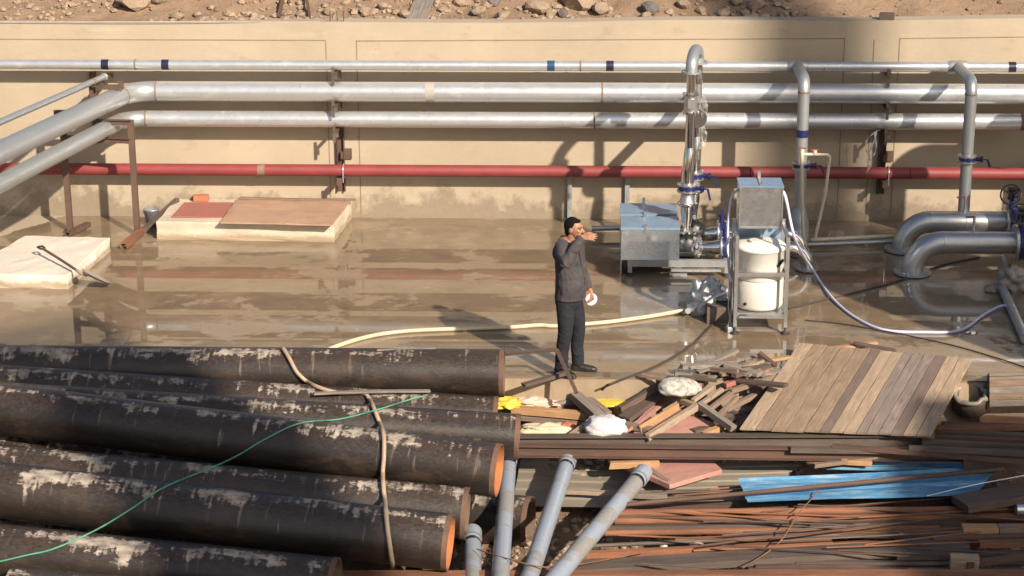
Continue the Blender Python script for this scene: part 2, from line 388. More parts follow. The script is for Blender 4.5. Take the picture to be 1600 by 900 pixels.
# retaining wall
WT = W(300, 37, 0).z
WTR = W(1500, 30, 0).z
nx = 60; mbw = MB()
def wtz(x):
    t = (x-W(300, 37, 0).x)/(W(1500, 30, 0).x-W(300, 37, 0).x); return WT+(WTR-WT)*t + .012*math.sin(x*1.3) + .01*noise.noise(Vector((x*2, 0, 0)))
thick = .30
for i in range(nx):
    x0 = XA+(XB-XA)*i/nx; x1 = XA+(XB-XA)*(i+1)/nx
    mbw.quad((x0, 0, 0), (x1, 0, 0), (x1, 0, wtz(x1)), (x0, 0, wtz(x0)))
    mbw.quad((x0, 0, wtz(x0)), (x1, 0, wtz(x1)), (x1, thick, wtz(x1)), (x0, thick, wtz(x0)))
wall = mbw.build('retaining_wall', MAT['wall'], origin=(0, 0, 0))
# give it real body: back and ends
b = MB(); b.box(((XA+XB)/2, thick/2+.01, 1.2), (XB-XA-.02, thick-.03, 2.3)); b.build('wall_core', MAT['wall_top'], wall)
tag(wall, 'long tan cast concrete retaining wall behind the pipe racks, damp along its foot', 'wall')
j = MB()
def vline(px, y0, y1):
    a = W(px, y0, 0); zt, zb = a.z, (W(px, y1, 0).z if y1 else 0.0)
    j.box((a.x, -.002, (zt+zb)/2), (.012, .006, zt-zb))
def hline(x0, x1, py0, py1):
    a = W(x0, py0, 0); c = W(x1, py1, 0); j.beam((a.x, -.002, a.z), (c.x, -.002, c.z), .006, .012)
hline(-40, 508, 61, 63); vline(509, 63, 320)
hline(556, 1320, 64, 60); vline(557, 64, 0)
vline(1320, 60, 0); vline(1366, 62, 0)
hline(1406, 1660, 60, 57); vline(1406, 60, 0)
j.build('joint_line', MAT['joint'], wall)

# soil bank above
def bankz(x, y):
    d = y-thick
    h = WT-.06 + .34*d*min(1, d*.8)
    h += .10*noise.noise(Vector((x*.8, y*.8, 0)))*min(1, d*2) + .05*noise.noise(Vector((x*3, y*3, 3)))*min(1, d*3) + .03*noise.noise(Vector((x*9, y*9, 3)))*min(1, d*3)
    return h
def grid(name, xs, ys, fz, mat, sm=True):
    vs_ = []; fs = []
    for y in ys:
        for x in xs: vs_.append((x, y, fz(x, y)))
    n = len(xs)
    for i in range(len(ys)-1):
        for k in range(n-1): fs.append((i*n+k, i*n+k+1, (i+1)*n+k+1, (i+1)*n+k))
    me = bpy.data.meshes.new(name); me.from_pydata(vs_, [], fs); me.polygons.foreach_set('use_smooth', [sm]*len(fs)); me.materials.append(mat)
    o = bpy.data.objects.new(name, me); col.objects.link(o); return o
def frange(a, b, s):
    out = []
    while a < b: out.append(a); a += s
    out.append(b); return out
m = NT('excavated_soil'); co = m.coord((1, 1, 1), False); big = m.noise(co, .9, 8, .65); fine = m.noise(co, 7, 9, .75)
base = m.ramp(big, .32, .7, (.21, .14, .09), (.29, .21, .14)); base = m.mix(m.ramp(fine, .4, .7), m.mix(.5, base, (.2, .12, .07)), base)
m.set(base, .95); m.bump(fine, .9, .06); MAT['soil'] = m.m
xs = [-150, -60, -30]+frange(XA, XB, .09)+[30, 60, 150]
ys = frange(thick, 3.4, .06)+[4, 5, 7, 10, 20, 60, 150]
o = grid('soil_bank', xs, ys, lambda x, y: bankz(x, min(y, 8)), MAT['soil'], True); struct(o)

# lower ground with a heap under the scrap
HC = G(1080, 640, -.6)
def lowz(x, y):
    z = LG + .05*noise.noise(Vector((x*.7, y*.7, 5))) + .025*noise.noise(Vector((x*4, y*4, 5)))
    # heap next to the slab to the right of the black pipes
    hx = (x-HC.x-1.0)/3.6; hy = (y-(YE-.25))/1.15
    z += .50*math.exp(-(hx*hx)**2-(hy*hy))
    return z
m = NT('rubble_ground'); co = m.coord((1, 1, 1), False); big = m.noise(co, 1.2, 8, .65); fine = m.noise(co, 12, 9, .75)
base = m.ramp(big, .32, .7, (.16, .105, .065), (.30, .205, .13)); base = m.mix(m.ramp(fine, .4, .65), m.mix(.6, base, (.09, .06, .04)), base)
m.set(base, .95); m.bump(fine, .9, .05); MAT['rubble'] = m.m
xs = [-150, -60, -30]+frange(XA, -3, .5)+frange(-2.9, 9.5, .1)+[10, 12, 14, 30, 60, 150]
ys = [-150, -60, -30, -22]+frange(-18, -12, .5)+frange(-11.9, YE-.022, .1)
o = grid('rubble_ground', xs, ys, lowz, MAT['rubble'], True); struct(o)
o = grid('site_ground', [-300, 300], [-300, 300], lambda x, y: LG-.35, MAT['rubble']); struct(o)

# rocks
def rock_mesh(name, seed, mat, flat=.75, sub=2, rough=.35):
    rnd = random.Random(seed); bm = bmesh.new(); bmesh.ops.create_icosphere(bm, subdivisions=sub, radius=.5)
    off = Vector((rnd.random()*50, rnd.random()*50, 0)); sx = rnd.uniform(.8, 1.3)
    planes = [(Vector((rnd.gauss(0, 1), rnd.gauss(0, 1), rnd.gauss(0, 1))).normalized(), rnd.uniform(.30, .44)) for _ in range(9)]
    for v in bm.verts:
        for nrm, d in planes:
            q = v.co.dot(nrm)
            if q > d: v.co -= nrm*(q-d)
        v.co *= 1+rough*.4*noise.noise(v.co*3+off); v.co.x *= sx; v.co.z = v.co.z*flat+.28
    me = bpy.data.meshes.new(name); bm.to_mesh(me); bm.free(); me.materials.append(mat)
    for p in me.polygons: p.use_smooth = False
    return me
ROCKS = [rock_mesh('rock', i, MAT['rock']) for i in range(8)]
DROCK = [rock_mesh('dark_rock', 40+i, MAT['rock_dark']) for i in range(2)]
def put_rock(me, p, s, label, group, cat='rock', name='rock'):
    o = bpy.data.objects.new(name, me); col.objects.link(o); o.location = p; o.scale = (s, s, s)
    o.rotation_euler = (0, 0, random.random()*6.3); tag(o, label, cat, group); return o
def bank_at(px, py):
    d = ray(px, py); t = 26.0
    while t < 60:
        p = CAM+d*t
        if p.y > thick and p.z < bankz(p.x, p.y): return p
        t += .02
    return CAM+d*30
big_rocks = [(210, 12, .50), (250, 3, .3), (515, 22, .2), (570, 22, .18), (598, 14, .17), (632, 26, .17), (748, 22, .22), (760, 12, .16), (785, 30, .2),
             (838, 20, .34), (905, 12, .62), (940, 22, .3), (1068, 12, .22), (1010, 28, .15), (1130, 26, .2), (1180, 14, .28), (1150, 8, .2), (278, 30, .2), (80, 24, .16), (310, 26, .14), (355, 24, .13), (720, 8, .2), (690, 18, .15), (860, 26, .2), (1225, 26, .16), (470, 26, .13), (540, 8, .15), (1045, 22, .14), (1095, 20, .16)]
for i, (px, py, s) in enumerate(big_rocks):
    p = bank_at(px, py); p.z -= .05*s
    if s >= .3: lab = {210: 'largest pale boulder at the far left of the soil bank above the wall', 250: 'pale boulder half out of frame right of the big left boulder', 838: 'pale boulder left of the largest boulder on the soil bank', 905: 'largest tan boulder on the soil bank left of the riser bend', 940: 'tan boulder against the right side of the largest boulder'}[px]; g = None
    else:
        small = sorted(q[0] for q in big_rocks if q[2] < .3); k_ = small.index(px)
        ORD = ['first', 'second', 'third', 'fourth', 'fifth', 'sixth', 'seventh', 'eighth', 'ninth', 'tenth', 'eleventh', 'twelfth']
        lab = ('tan broken rock on the soil bank, %s of the mid-sized ones from the %s' % ((ORD[k_], 'left') if k_ < 12 else (ORD[len(small)-1-k_], 'right'))); g = 'broken rocks on the soil bank'
    put_rock(ROCKS[i % 8], p, s, lab, g)
for i, (px, py, s) in enumerate([(880, 26, .22), (1015, 20, .3), (770, 8, .22)]):
    p = bank_at(px, py); p.z -= .03
    put_rock(DROCK[i % 2], p, s, ['small black rock below the largest boulder on the soil bank', 'dark grey rock on the soil bank left of the pump riser', 'black rock at the top edge of the soil bank'][i], None, name='dark_rock')
# loose stones of the bank, countless
def scatter(name, n, fpos, smin, smax, mat, seed):
    rnd = random.Random(seed); protos = []
    for k in range(5):
        me = rock_mesh('tmp', 100+k+seed, mat, .7, 1); protos.append(([v.co.copy() for v in me.vertices], [tuple(p.vertices) for p in me.polygons])); bpy.data.meshes.remove(me)
    vs_ = []; fs = []
    for _ in range(n):
        p, = (fpos(rnd),); s = smin+(smax-smin)*rnd.random()**3; a = rnd.random()*6.3; ca, sa = math.cos(a)*s, math.sin(a)*s
        pv, pf = protos[rnd.randrange(5)]; b0 = len(vs_)
        for v in pv: vs_.append((p.x+v.x*ca-v.y*sa, p.y+v.x*sa+v.y*ca, p.z+(v.z-.12)*s))
        fs += [tuple(b0+q for q in f) for f in pf]
    me = bpy.data.meshes.new(name); me.from_pydata(vs_, [], fs); me.materials.append(mat)
    o = bpy.data.objects.new(name, me); col.objects.link(o); o['kind'] = 'stuff'; return o
xL, xR = W(-60, 30).x, W(1250, 30).x
def fb(rnd):
    while True:
        x = rnd.uniform(xL, xR); y = thick+.06+rnd.random()*1.9
        if noise.noise(Vector((x*.6, y, 9)))+.25 > rnd.random()*.8-.2: return Vector((x, y, bankz(x, y)))
o = scatter('bank_stones', 1500, fb, .03, .15, MAT['rock'], 3); tag(o, 'loose small stones and clods scattered over the soil bank', 'stones')
def fb2(rnd):
    x = rnd.uniform(XA, XB); y = thick+.05+rnd.random()*2
    return Vector((x, y, bankz(x, y)))
o = scatter('bank_clods', 1500, fb2, .03, .11, MAT['soil'], 4); tag(o, 'brown soil clods over the bank above the wall', 'soil clods')
lo, hi = G(700, 900, -.9), G(1700, 700, -.9)
def fg(rnd):
    x = rnd.uniform(-1.4, hi.x+.5); y = rnd.uniform(lo.y-.6, YE-.1); return Vector((x, y, lowz(x, y)))
o = scatter('rubble_gravel', 6500, fg, .02, .10, MAT['rock'], 5); tag(o, 'loose gravel and broken stones between the rusty bars', 'gravel')

# ------------------------------------------------------------------ unseen concrete frame added right of and behind the viewpoint to cast shadows
root = thing('shadow_frame', 'unseen concrete frame added off to the right to cast shadows into view', 'building', (14, -22, LG))
SH = 1/math.tan(R(SUN_EL))
def colm(p, t, wx_, h=None):
    """column whose shadow runs over ground point p, t metres of plan distance towards the sun"""
    c = Vector((p.x+SUN_AZ.x*t, p.y+SUN_AZ.y*t, 0)); H__ = h if h else p.z+t/SH
    rot = Matrix.Rotation(math.atan2(SUN_AZ.x, -SUN_AZ.y), 3, 'Z')
    MB().box((c.x, c.y, (H__+LG-.3)/2), (wx_, .5, H__-LG+.3), rot).build('column', MAT['wall_top'], root)
pw = W(1268, 200, 0); pw.z = 0
colm(pw, 44, 1.4, 31)
pf = G(25, 515); colm(pf, 26, 2.0)
pc_ = G(1455, 700, -.5); hs_ = 8.0; cx_, cy_ = pc_.x+SUN_AZ.x*hs_*SH, pc_.y+SUN_AZ.y*hs_*SH
MB().box((cx_+4, cy_-3.5, hs_), (8, 7, .3)).build('shadow_slab', MAT['wall_top'], root)  # raised slab added so that its corner shades the lower right
for dx, dy in ((.4, -.4), (7.5, -.4), (.4, -6.5), (7.5, -6.5)):
    MB().box((cx_+dx, cy_+dy, (hs_-.16+LG-.3)/2), (.35, .35, hs_-.16-LG+.3)).build('column', MAT['wall_top'], root)

# ------------------------------------------------------------------ wall pipes
OFF = -.32
def wz(px, py, y=OFF): return W(px, py, y).z
z5, z10, z8 = wz(600, 102), wz(600, 143.5), wz(600, 186.5)
zr = wz(600, 266.5, -.26)
r5, r10, r8, rr_ = .068, .1365, .1095, .082
print('pipe heights', z5, z10, z8, zr)
def hpipe_x(px, py=150, y=OFF): return W(px, py, y).x

p5 = thing('header_pipe', 'thin galvanised steel header pipe, topmost on the wall, crossing the whole picture', 'pipe', (0, OFF, z5))
MB().tube([(XA, OFF, z5), (XB, OFF, z5)], r5, 28).build('pipe_run', MAT['galv'], p5)
for px in (212, 907):
    x = hpipe_x(px, 102); t = MB(); t.tube([(x-.012, OFF, z5), (x, OFF, z5), (x+.012, OFF, z5)], [r5+.002, r5+.007, r5+.002], 28, False); t.build('weld_seam', MAT['weld'], p5)
for px, mm in ((165, 'tape_dark'), (259, 'tape_dark'), (861, 'tape_blue'), (953, 'tape_dark'), (1581, 'tape_dark')):
    x = hpipe_x(px, 102); t = MB(); t.tube([(x-.05, OFF, z5), (x+.05, OFF, z5)], r5+.003, 28, False); t.build('tape_band', MAT[mm], p5)

def diag_pipe(name, label, z, r, elbow_px, elbow_py, far_px, far_py, seams, blanks=(), xr=XB):
    root = thing(name, label, 'pipe', (0, OFF, z))
    ex = W(elbow_px, elbow_py, OFF).x; corner = Vector((ex, OFF, z)); far = G(far_px, far_py, z)
    d = (far-corner).normalized(); far = corner+d*9
    arc = bend((XB, OFF, z), corner, far, r*3.2, 10)
    MB().tube([(xr, OFF, z), arc[0]], r, 32).build('pipe_run', MAT['galv'], root)
    MB().tube(arc, r*1.004, 32, False).build('elbow', MAT['galv_dull'], root)
    MB().tube([arc[-1], far], r, 32).build('pipe_run', MAT['galv_dull'], root)
    for p, dd in ((arc[0], Vector((1, 0, 0))), (arc[-1], d)):
        MB().tube([p-dd*.012, p, p+dd*.012], [r+.002, r+.009, r+.002], 32, False).build('weld_seam', MAT['weld'], root)
    for s in seams:
        x = W(s, 150, OFF).x; MB().tube([(x-.012, OFF, z), (x, OFF, z), (x+.012, OFF, z)], [r+.002, r+.008, r+.002], 32, False).build('weld_seam', MAT['weld'], root)
    return root, corner, d
big_p, c10, d10 = diag_pipe('galvanised_pipe', 'thickest galvanised pipe on the wall, bending towards the viewer at the left', z10, r10, 205, 146, 0, 238, (941,))
mid_p, c8, d8 = diag_pipe('galvanised_pipe', 'galvanised pipe directly below the thickest one, also bending to the front left', z8, r8, 196, 187, 0, 287, (929,), xr=W(1594, 186, OFF).x)
x = W(1597, 187, OFF).x; MB().disc((x, OFF, z8), (1, 0, 0), r8*1.05, .05).build('end_cap', MAT['weld'], mid_p)
x = W(672, 143, OFF).x; MB().tube([(x-.06, OFF, z10), (x+.06, OFF, z10)], r10+.0015, 32, False).build('dirt_band', simple('dusty_band', (.38, .35, .3), (.30, .28, .25), 9, .7), big_p)

# red pipe in several lengths
rp = thing('red_fire_pipe', 'red painted fire water pipe running low along the whole wall', 'pipe', (0, -.26, zr))
xs_ = [XA, W(1172, 267, -.26).x, W(1421, 268, -.26).x, XB]
for k in range(3):
    a, b_ = xs_[k]+.004, xs_[k+1]-.004
    MB().tube([(a, -.26, zr), (b_, -.26, zr)], rr_, 28).build('pipe_length', MAT['red'], rp)
for px in (413, 408):
    pass
x = W(409, 266, -.26).x; MB().tube([(x-.05, -.26, zr), (x+.05, -.26, zr)], rr_+.003, 28, False).build('bare_band', MAT['weld'], rp)

# wall brackets
def wall_bracket(px, label, arms=True, plate_side=1):
    x = W(px, 190, -.05).x
    root = thing('wall_bracket', label, 'bracket', (x, -.04, zr-.35))
    m_ = MB(); h0, h1 = zr-.35, z8+.02
    m_.box((x, -.012, (h0+h1)/2), (.10, .02, h1-h0)); m_.box((x-.045, -.045, (h0+h1)/2), (.009, .06, h1-h0)); m_.box((x+.045, -.045, (h0+h1)/2), (.009, .06, h1-h0))
    m_.build('channel', MAT['primer'], root)
    for z, r in ((z5, r5), (z10, r10), (z8, r8)):
        m_ = MB(); zz = z-r-.022
        L = -OFF+r+.03
        m_.box((x, -L/2-.03, zz-.002), (.06, L, .008)); m_.box((x-.026, -L/2-.03, zz-.03), (.008, L, .06)); m_.build('arm', MAT['primer'], root)
        m_ = MB(); m_.box((x-.026, -L-.02, zz-.04), (.035, .02, .24)); m_.box((x+.01, -L-.03, zz-.05), (.05, .008, .07)); m_.build('stop_plate', MAT['rust_grey'], root)
        m_ = MB(); m_.prism([(x+.03, -.03, zz-.008), (x+.03, -.03, zz-.14), (x+.03, -.19, zz-.008)], (1, 0, 0), .008); m_.build('gusset', MAT['primer'], root)
    # foot clamp for red pipe
    m_ = MB(); m_.box((x+.01, -.20, zr-rr_-.05), (.06, .36, .06)); m_.box((x+.01, -.385, zr-rr_-.05), (.07, .02, .1)); m_.build('arm', MAT['primer'], root)
    pts = [(x+.06, -.26+(rr_+.012)*math.cos(a), zr+(rr_+.012)*math.sin(a)) for a in [math.pi*k/10 for k in range(11)]]
    pts = [(x+.06, -.26+rr_+.012, zr-rr_-.05)]+pts+[(x+.06, -.26-rr_-.012, zr-rr_-.07)]
    MB().tube(pts, .007, 8).build('clamp_rod', MAT['galv'], root)
    m_ = MB(); m_.box((x+.10, -.024, zr+.18), (.10, .012, .15)); m_.box((x+.02, -.06, zr+.17), (.03, .1, .10)); m_.build('wall_plate', MAT['primer'], root)
    return root
wall_bracket(531, 'rusty wall bracket holding all four pipes left of the person')
wall_bracket(1381, 'rusty wall bracket at the right, with white strips hanging beside it')
wall_bracket(1690, 'rusty wall bracket at the right end of the wall')

# small upper-left conduit and its bracket
zc = z10+.10
a = W(163, 120, -.62); zc = a.z; far = G(-10, 195, zc); dcn = (far-a).normalized()
c_ = thing('thin_pipe', 'thin grey pipe ending above the thick bent pipes at the upper left', 'pipe', a)
MB().tube([a, a+dcn*7], .042, 20).build('pipe_run', MAT['galv_dull'], c_)
pp = a+dcn*.32; MB().tube([pp, pp+dcn*.07], .044, 20, False).build('rust_band', MAT['weld'], c_)
MB().tube([a-dcn*.004, a+dcn*.02], .05, 20).build('end_rim', MAT['galv'], c_)

def stand(name, label, posts, beams, mat='primer', wd=.075):
    root = thing(name, label, 'pipe stand', posts[0][0])
    for a, b_ in posts:
        m_ = MB(); a = Vector(a); b_ = Vector(b_)
        m_.beam(a+Vector((0, 0, .008)), b_, wd, .009, (0, -1, 0)); m_.beam(a+Vector((-wd/2+.004, .035, .008)), b_+Vector((-wd/2+.004, .035, 0)), .009, .07, (0, -1, 0)); m_.beam(a+Vector((wd/2-.004, .035, .008)), b_+Vector((wd/2-.004, .035, 0)), .009, .07, (0, -1, 0))
        m_.build('post', MAT[mat], root)
        MB().box(a+Vector((0, .02, .006)), (.17, .17, .012)).build('foot_plate', MAT[mat], root)
    for a, b_ in beams:
        m_ = MB(); m_.beam(a, b_, .07, .008); m_.beam(Vector(a)+Vector((0, 0, -.035)), Vector(b_)+Vector((0, 0, -.035)), .008, .07); m_.build('cross_arm', MAT[mat], root)
    return root
pa = G(214, 368); pb = G(109, 362)
def under(px, r, z, c, d):       # point on a diagonal pipe's axis closest to x
    t = (px-c.x)/d.x; return c+d*t
za = z10-.02
q10a = G(214, 368)
ta = W(206, 188, pa.y).z; tb = W(104, 214, pb.y).z
stand('pipe_stand', 'rusty two-post stand carrying the bent pipes, in front of the wall at the left',
      [(pa, (pa.x, pa.y, ta)), (pb, (pb.x, pb.y, z10-r10-.03))],
      [((pa.x+.02, pa.y, ta), (pa.x-.42, pa.y+.02, ta)), ((pa.x, pa.y, z8-r8-.02), (pb.x, pb.y, z8-r8-.02)), ((pb.x-.1, pb.y, z10-r10-.03), (pb.x+.35, pb.y, z10-r10-.03))])
# high wall bracket for the thin pipe
bx = W(132, 140, -.5)
root = thing('wall_bracket', 'rusty bracket under the thin grey pipe at the upper left', 'bracket', (bx.x, -.02, bx.z-.5))
m_ = MB(); m_.box((bx.x, -.02, bx.z-.35), (.09, .03, 1.0)); m_.build('channel', MAT['primer'], root)
zz = a.z-.055; pc = a+dcn*.28
m_ = MB(); m_.box((pc.x, (pc.y-.12-.035)/2, zz-.004), (.07, abs(pc.y-.12)-.035, .008)); m_.box((pc.x+.031, (pc.y-.12-.035)/2, zz-.034), (.008, abs(pc.y-.12)-.035, .06)); m_.build('arm', MAT['primer'], root)
m_ = MB(); m_.box((pc.x+.16, pc.y, zz-.03), (.34, .06, .06)); m_.box((pc.x+.34, pc.y, zz), (.06, .07, .12)); m_.build('cross_arm', MAT['primer'], root)
m_ = MB(); m_.box((pc.x-.03, pc.y-.02, zz-.10), (.09, .05, .36)); m_.build('hanger', MAT['primer'], root)

# ------------------------------------------------------------------ left floor things
def pad(name, label, quad, h, mat, zt=None):
    root = None; zt = h
    t = [G(px, py, zt) for px, py in quad]      # FL, FR, BR, BL
    bm = bmesh.new(); top = [bm.verts.new(p) for p in t]; bot = [bm.verts.new((p.x+(0), p.y, 0.0)) for p in t]
    bm.faces.new(top); 
    for i in range(4): bm.faces.new((top[i], top[(i+1) % 4], bot[(i+1) % 4], bot[i]))
    bmesh.ops.recalc_face_normals(bm, faces=bm.faces)
    bmesh.ops.bevel(bm, geom=[e for e in bm.edges if any(v.co.z > .01 for v in e.verts)], offset=.012, segments=2, profile=.5, affect='EDGES')
    bmesh.ops.subdivide_edges(bm, edges=bm.edges[:], cuts=7, use_grid_fill=True)
    for v in bm.verts:
        if v.co.z > .02: v.co += Vector((noise.noise(v.co*7)*.022, noise.noise(v.co*7+Vector((9, 0, 0)))*.022, noise.noise(v.co*5+Vector((0, 9, 0)))*.012))
    mb = MB(); mb.addbm(bm); o = mb.build(name, mat); tag(o, label, 'concrete pad'); return o, t
def pad_mat(name, c1, c2):
    m = NT(name); tc = m.coord((1, 1, 1), False); sp = m.n('ShaderNodeSeparateXYZ', i_0=tc)
    nz = m.noise(tc, 3, 8, .7); base = m.ramp(nz, .3, .7, c2, c1)
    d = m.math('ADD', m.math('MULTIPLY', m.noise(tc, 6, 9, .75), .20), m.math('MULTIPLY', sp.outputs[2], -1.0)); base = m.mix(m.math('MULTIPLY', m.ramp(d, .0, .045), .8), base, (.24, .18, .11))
    m.set(base, .9); m.bump(m.noise(tc, 16, 7, .7), .35, .012); return m.m
MAT['pad1'] = pad_mat('pale_pad_concrete', (.47, .41, .32), (.36, .30, .23))
MAT['pad2'] = pad_mat('white_pad_concrete', (.56, .51, .44), (.46, .41, .34))
h1 = .25
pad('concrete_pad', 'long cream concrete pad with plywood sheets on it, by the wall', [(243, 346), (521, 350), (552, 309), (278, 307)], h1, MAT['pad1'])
h2 = .18
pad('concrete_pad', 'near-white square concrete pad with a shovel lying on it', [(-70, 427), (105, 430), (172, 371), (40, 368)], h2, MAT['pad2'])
def sheet(name, label, cat, quad, th, mat, group=None, sag=0.0, nx=10, ny=5):
    """thin board through 4 world corners: FL FR BR BL"""
    q = [Vector(p) for p in quad]; X = (q[1]-q[0]).normalized(); N = (q[1]-q[0]).cross(q[3]-q[0]).normalized(); Y = N.cross(X)
    if N.z < 0: N = -N; Y = -Y
    org = (q[0]+q[1]+q[2]+q[3])/4; M = Matrix((X, Y, N)).transposed(); Mi = M.inverted()
    mb = MB(); 
    def P(u, v):
        p = (q[0]*(1-u)+q[1]*u)*(1-v)+(q[3]*(1-u)+q[2]*u)*v; l = Mi @ (p-org)
        l.z += sag*4*u*(1-u) + .006*noise.noise(Vector((u*3, v*3, org.x)))
        return l
    T = [[P(i/nx, k/ny) for i in range(nx+1)] for k in range(ny+1)]
    for k in range(ny):
        for i in range(nx):
            mb.quad(T[k][i], T[k][i+1], T[k+1][i+1], T[k+1][i], True)
            dz = Vector((0, 0, -th)); mb.quad(T[k][i]+dz, T[k+1][i]+dz, T[k+1][i+1]+dz, T[k][i+1]+dz, True)
    dz = Vector((0, 0, -th))
    for i in range(nx): mb.quad(T[0][i], T[0][i]+dz, T[0][i+1]+dz, T[0][i+1]); mb.quad(T[ny][i], T[ny][i+1], T[ny][i+1]+dz, T[ny][i]+dz)
    for k in range(ny): mb.quad(T[k][0], T[k+1][0], T[k+1][0]+dz, T[k][0]+dz); mb.quad(T[k][nx], T[k][nx]+dz, T[k+1][nx]+dz, T[k+1][nx])
    o = mb.build(name, mat, origin=(0, 0, 0), fixn=False); o.matrix_world = Matrix.Translation(org) @ M.to_4x4(); WL[o.name] = org
    if label: tag(o, label, cat, group)
    return o
def GQ(quad, z): return [G(px, py, z) for px, py in quad]
MAT['ply_worn'] = wood('worn_plywood', (.46, .29, .19), (.33, .21, .14))
sheet('plywood_sheet', 'faded red plywood sheet on the left of the long concrete pad', 'plywood', GQ([(268, 338), (348, 339), (364, 316), (288, 316)], h1+.02), .015, MAT['plywood_red'])
sheet('plywood_sheet', 'large worn brown plywood sheet covering the right of the long pad', 'plywood', GQ([(344, 347), (519, 351), (548, 313), (372, 309)], h1+.045), .018, MAT['ply_worn'])
def box_rot(name, label, cat, c, size, rz, mat, group=None, ch=.006, rx=0, ry=0):
    m_ = MB(); m_.box((0, 0, size[2]/2), size, None, ch); o = m_.build(name, mat, origin=(0, 0, 0)); o.location = c; o.rotation_euler = (R(rx), R(ry), R(rz)); tag(o, label, cat, group); WL[o.name] = Vector(c); return o
def board(a, b_, wd, th, mat, label, cat='board', group=None, name='board', roll=0.0, ch=.003, up=(0, 0, 1)):
    a = Vector(a); b_ = Vector(b_); X = (b_-a); L = X.length; X.normalize(); Y = Vector(up).cross(X).normalized(); Z = X.cross(Y)
    M = Matrix((X, Y, Z)).transposed() @ Matrix.Rotation(R(roll), 3, 'X')
    rnd = random.Random(int((a.x*1000+b_.y*777)) & 65535)
    bm = bmesh.new(); bmesh.ops.create_cube(bm, size=1)
    for v in bm.verts:
        v.co = Vector((v.co.x*L, v.co.y*wd, v.co.z*th)); v.co.x += rnd.uniform(-.012, .012); v.co.y *= rnd.uniform(.94, 1.06)
    bmesh.ops.subdivide_edges(bm, edges=[e for e in bm.edges if abs((e.verts[0].co-e.verts[1].co).x) > L*.5], cuts=5)
    ba = rnd.uniform(-.006, .006)*L; bb = rnd.uniform(-.005, .005)*L
    for v in bm.verts:
        t = v.co.x/L*2; v.co.z += ba*(1-t*t); v.co.y += bb*(1-t*t)
    if ch: bmesh.ops.bevel(bm, geom=bm.edges[:], offset=min(ch, th*.3), segments=1, profile=.5, affect='EDGES')
    mb = MB(); mb.addbm(bm); o = mb.build(name, mat, origin=(0, 0, 0)); c = (a+b_)/2
    o.matrix_world = Matrix.Translation(c) @ M.to_4x4(); WL[o.name] = c; tag(o, label, cat, group); return o
board(G(375, 309, h1+.06), G(556, 312, h1+.06), .07, .02, MAT['wood_b'], 'narrow batten along the back edge of the brown plywood sheet')
box_rot('brick', 'orange brick on the back edge of the long concrete pad', 'brick', Vector((G(316, 312, h1).x, -.09, h1+.002)), (.21, .11, .085), 4, MAT['brick'])
# bucket
c = G(238, 352, 0)
root = thing('bucket', 'grey paint-stained bucket standing behind the long pad beside the rusty post', 'bucket', c)
MB().lathe(c, (0, 0, 1), [(0, .001), (0, .085), (.22, .105), (.225, .112), (.235, .112), (.24, .103), (.02, .083), (.015, .001)], 24).build('bucket_body', MAT['galv_dull'], root)
pts = [c+Vector((.11*math.cos(t), -.02, .21-.10*math.sin(t))) for t in [math.pi*k/10 for k in range(11)]]; MB().tube(pts, .004, 6).build('handle', MAT['rust_grey'], root)
# channel offcuts at feet of posts
def channel_obj(name, label, cat, a, b_, wd, th, mat, group=None, roll=0, shape='C', t=.008):
    a = Vector(a); b_ = Vector(b_); X = (b_-a); L = X.length; X.normalize(); Y = Vector((0, 0, 1)).cross(X).normalized(); Z = X.cross(Y)
    M = Matrix((X, Y, Z)).transposed() @ Matrix.Rotation(R(roll), 3, 'X'); mb = MB()
    if shape == 'C':
        mb.box((0, 0, th/2-t/2), (L, wd, t)); mb.box((0, wd/2-t/2, -t/2), (L, t, th-t)); mb.box((0, -wd/2+t/2, -t/2), (L, t, th-t))
    elif shape == 'L':
        mb.box((0, 0, th/2-t/2), (L, wd, t)); mb.box((0, -wd/2+t/2, -t/2), (L, t, th-t))
    elif shape == 'H':
        mb.box((0, 0, th/2-t/2), (L, wd, t)); mb.box((0, 0, -th/2+t/2), (L, wd, t)); mb.box((0, 0, 0), (L, t, th-2*t))
    elif shape == 'O':
        mb.tube([(-L/2, 0, 0), (L/2, 0, 0)], wd/2, 16, False); mb.tube([(-L/2, 0, 0), (L/2, 0, 0)], wd/2-t, 16, False)
        for sx in (-1, 1):
            n = len(mb.v)
            for k in range(16):
                a0 = 2*math.pi*k/16
                mb.v.append(Vector((sx*L/2, math.cos(a0)*wd/2, math.sin(a0)*wd/2))); mb.v.append(Vector((sx*L/2, math.cos(a0)*(wd/2-t), math.sin(a0)*(wd/2-t))))
            for k in range(16):
                k2 = (k+1) % 16; mb.f.append((n+2*k, n+2*k2, n+2*k2+1, n+2*k+1)); mb.sm.append(False)
    elif shape == 'R': mb.tube([(-L/2, 0, 0), (L/2, 0, 0)], wd/2, 10)
    o = mb.build(name, mat, origin=(0, 0, 0), fixn=(shape != 'O')); c = (a+b_)/2
    o.matrix_world = Matrix.Translation(c) @ M.to_4x4(); WL[o.name] = c
    if label: tag(o, label, cat, group)
    return o
channel_obj('steel_channel', 'short rusty channel offcut lying at the foot of the right post', 'steel offcut', G(193, 384, .05), G(226, 357, .05), .09, .07, MAT['rust_bright'])
channel_obj('steel_channel', 'dark steel offcut leaning from the bucket towards the right post', 'steel offcut', G(222, 362, .05), G(277, 312, .28), .07, .05, MAT['rust_grey'])
channel_obj('steel_channel', 'rusty channel offcut at the foot of the left post behind the white pad', 'steel offcut', G(105, 366, .05), G(138, 350, .05), .08, .06, MAT['primer'])
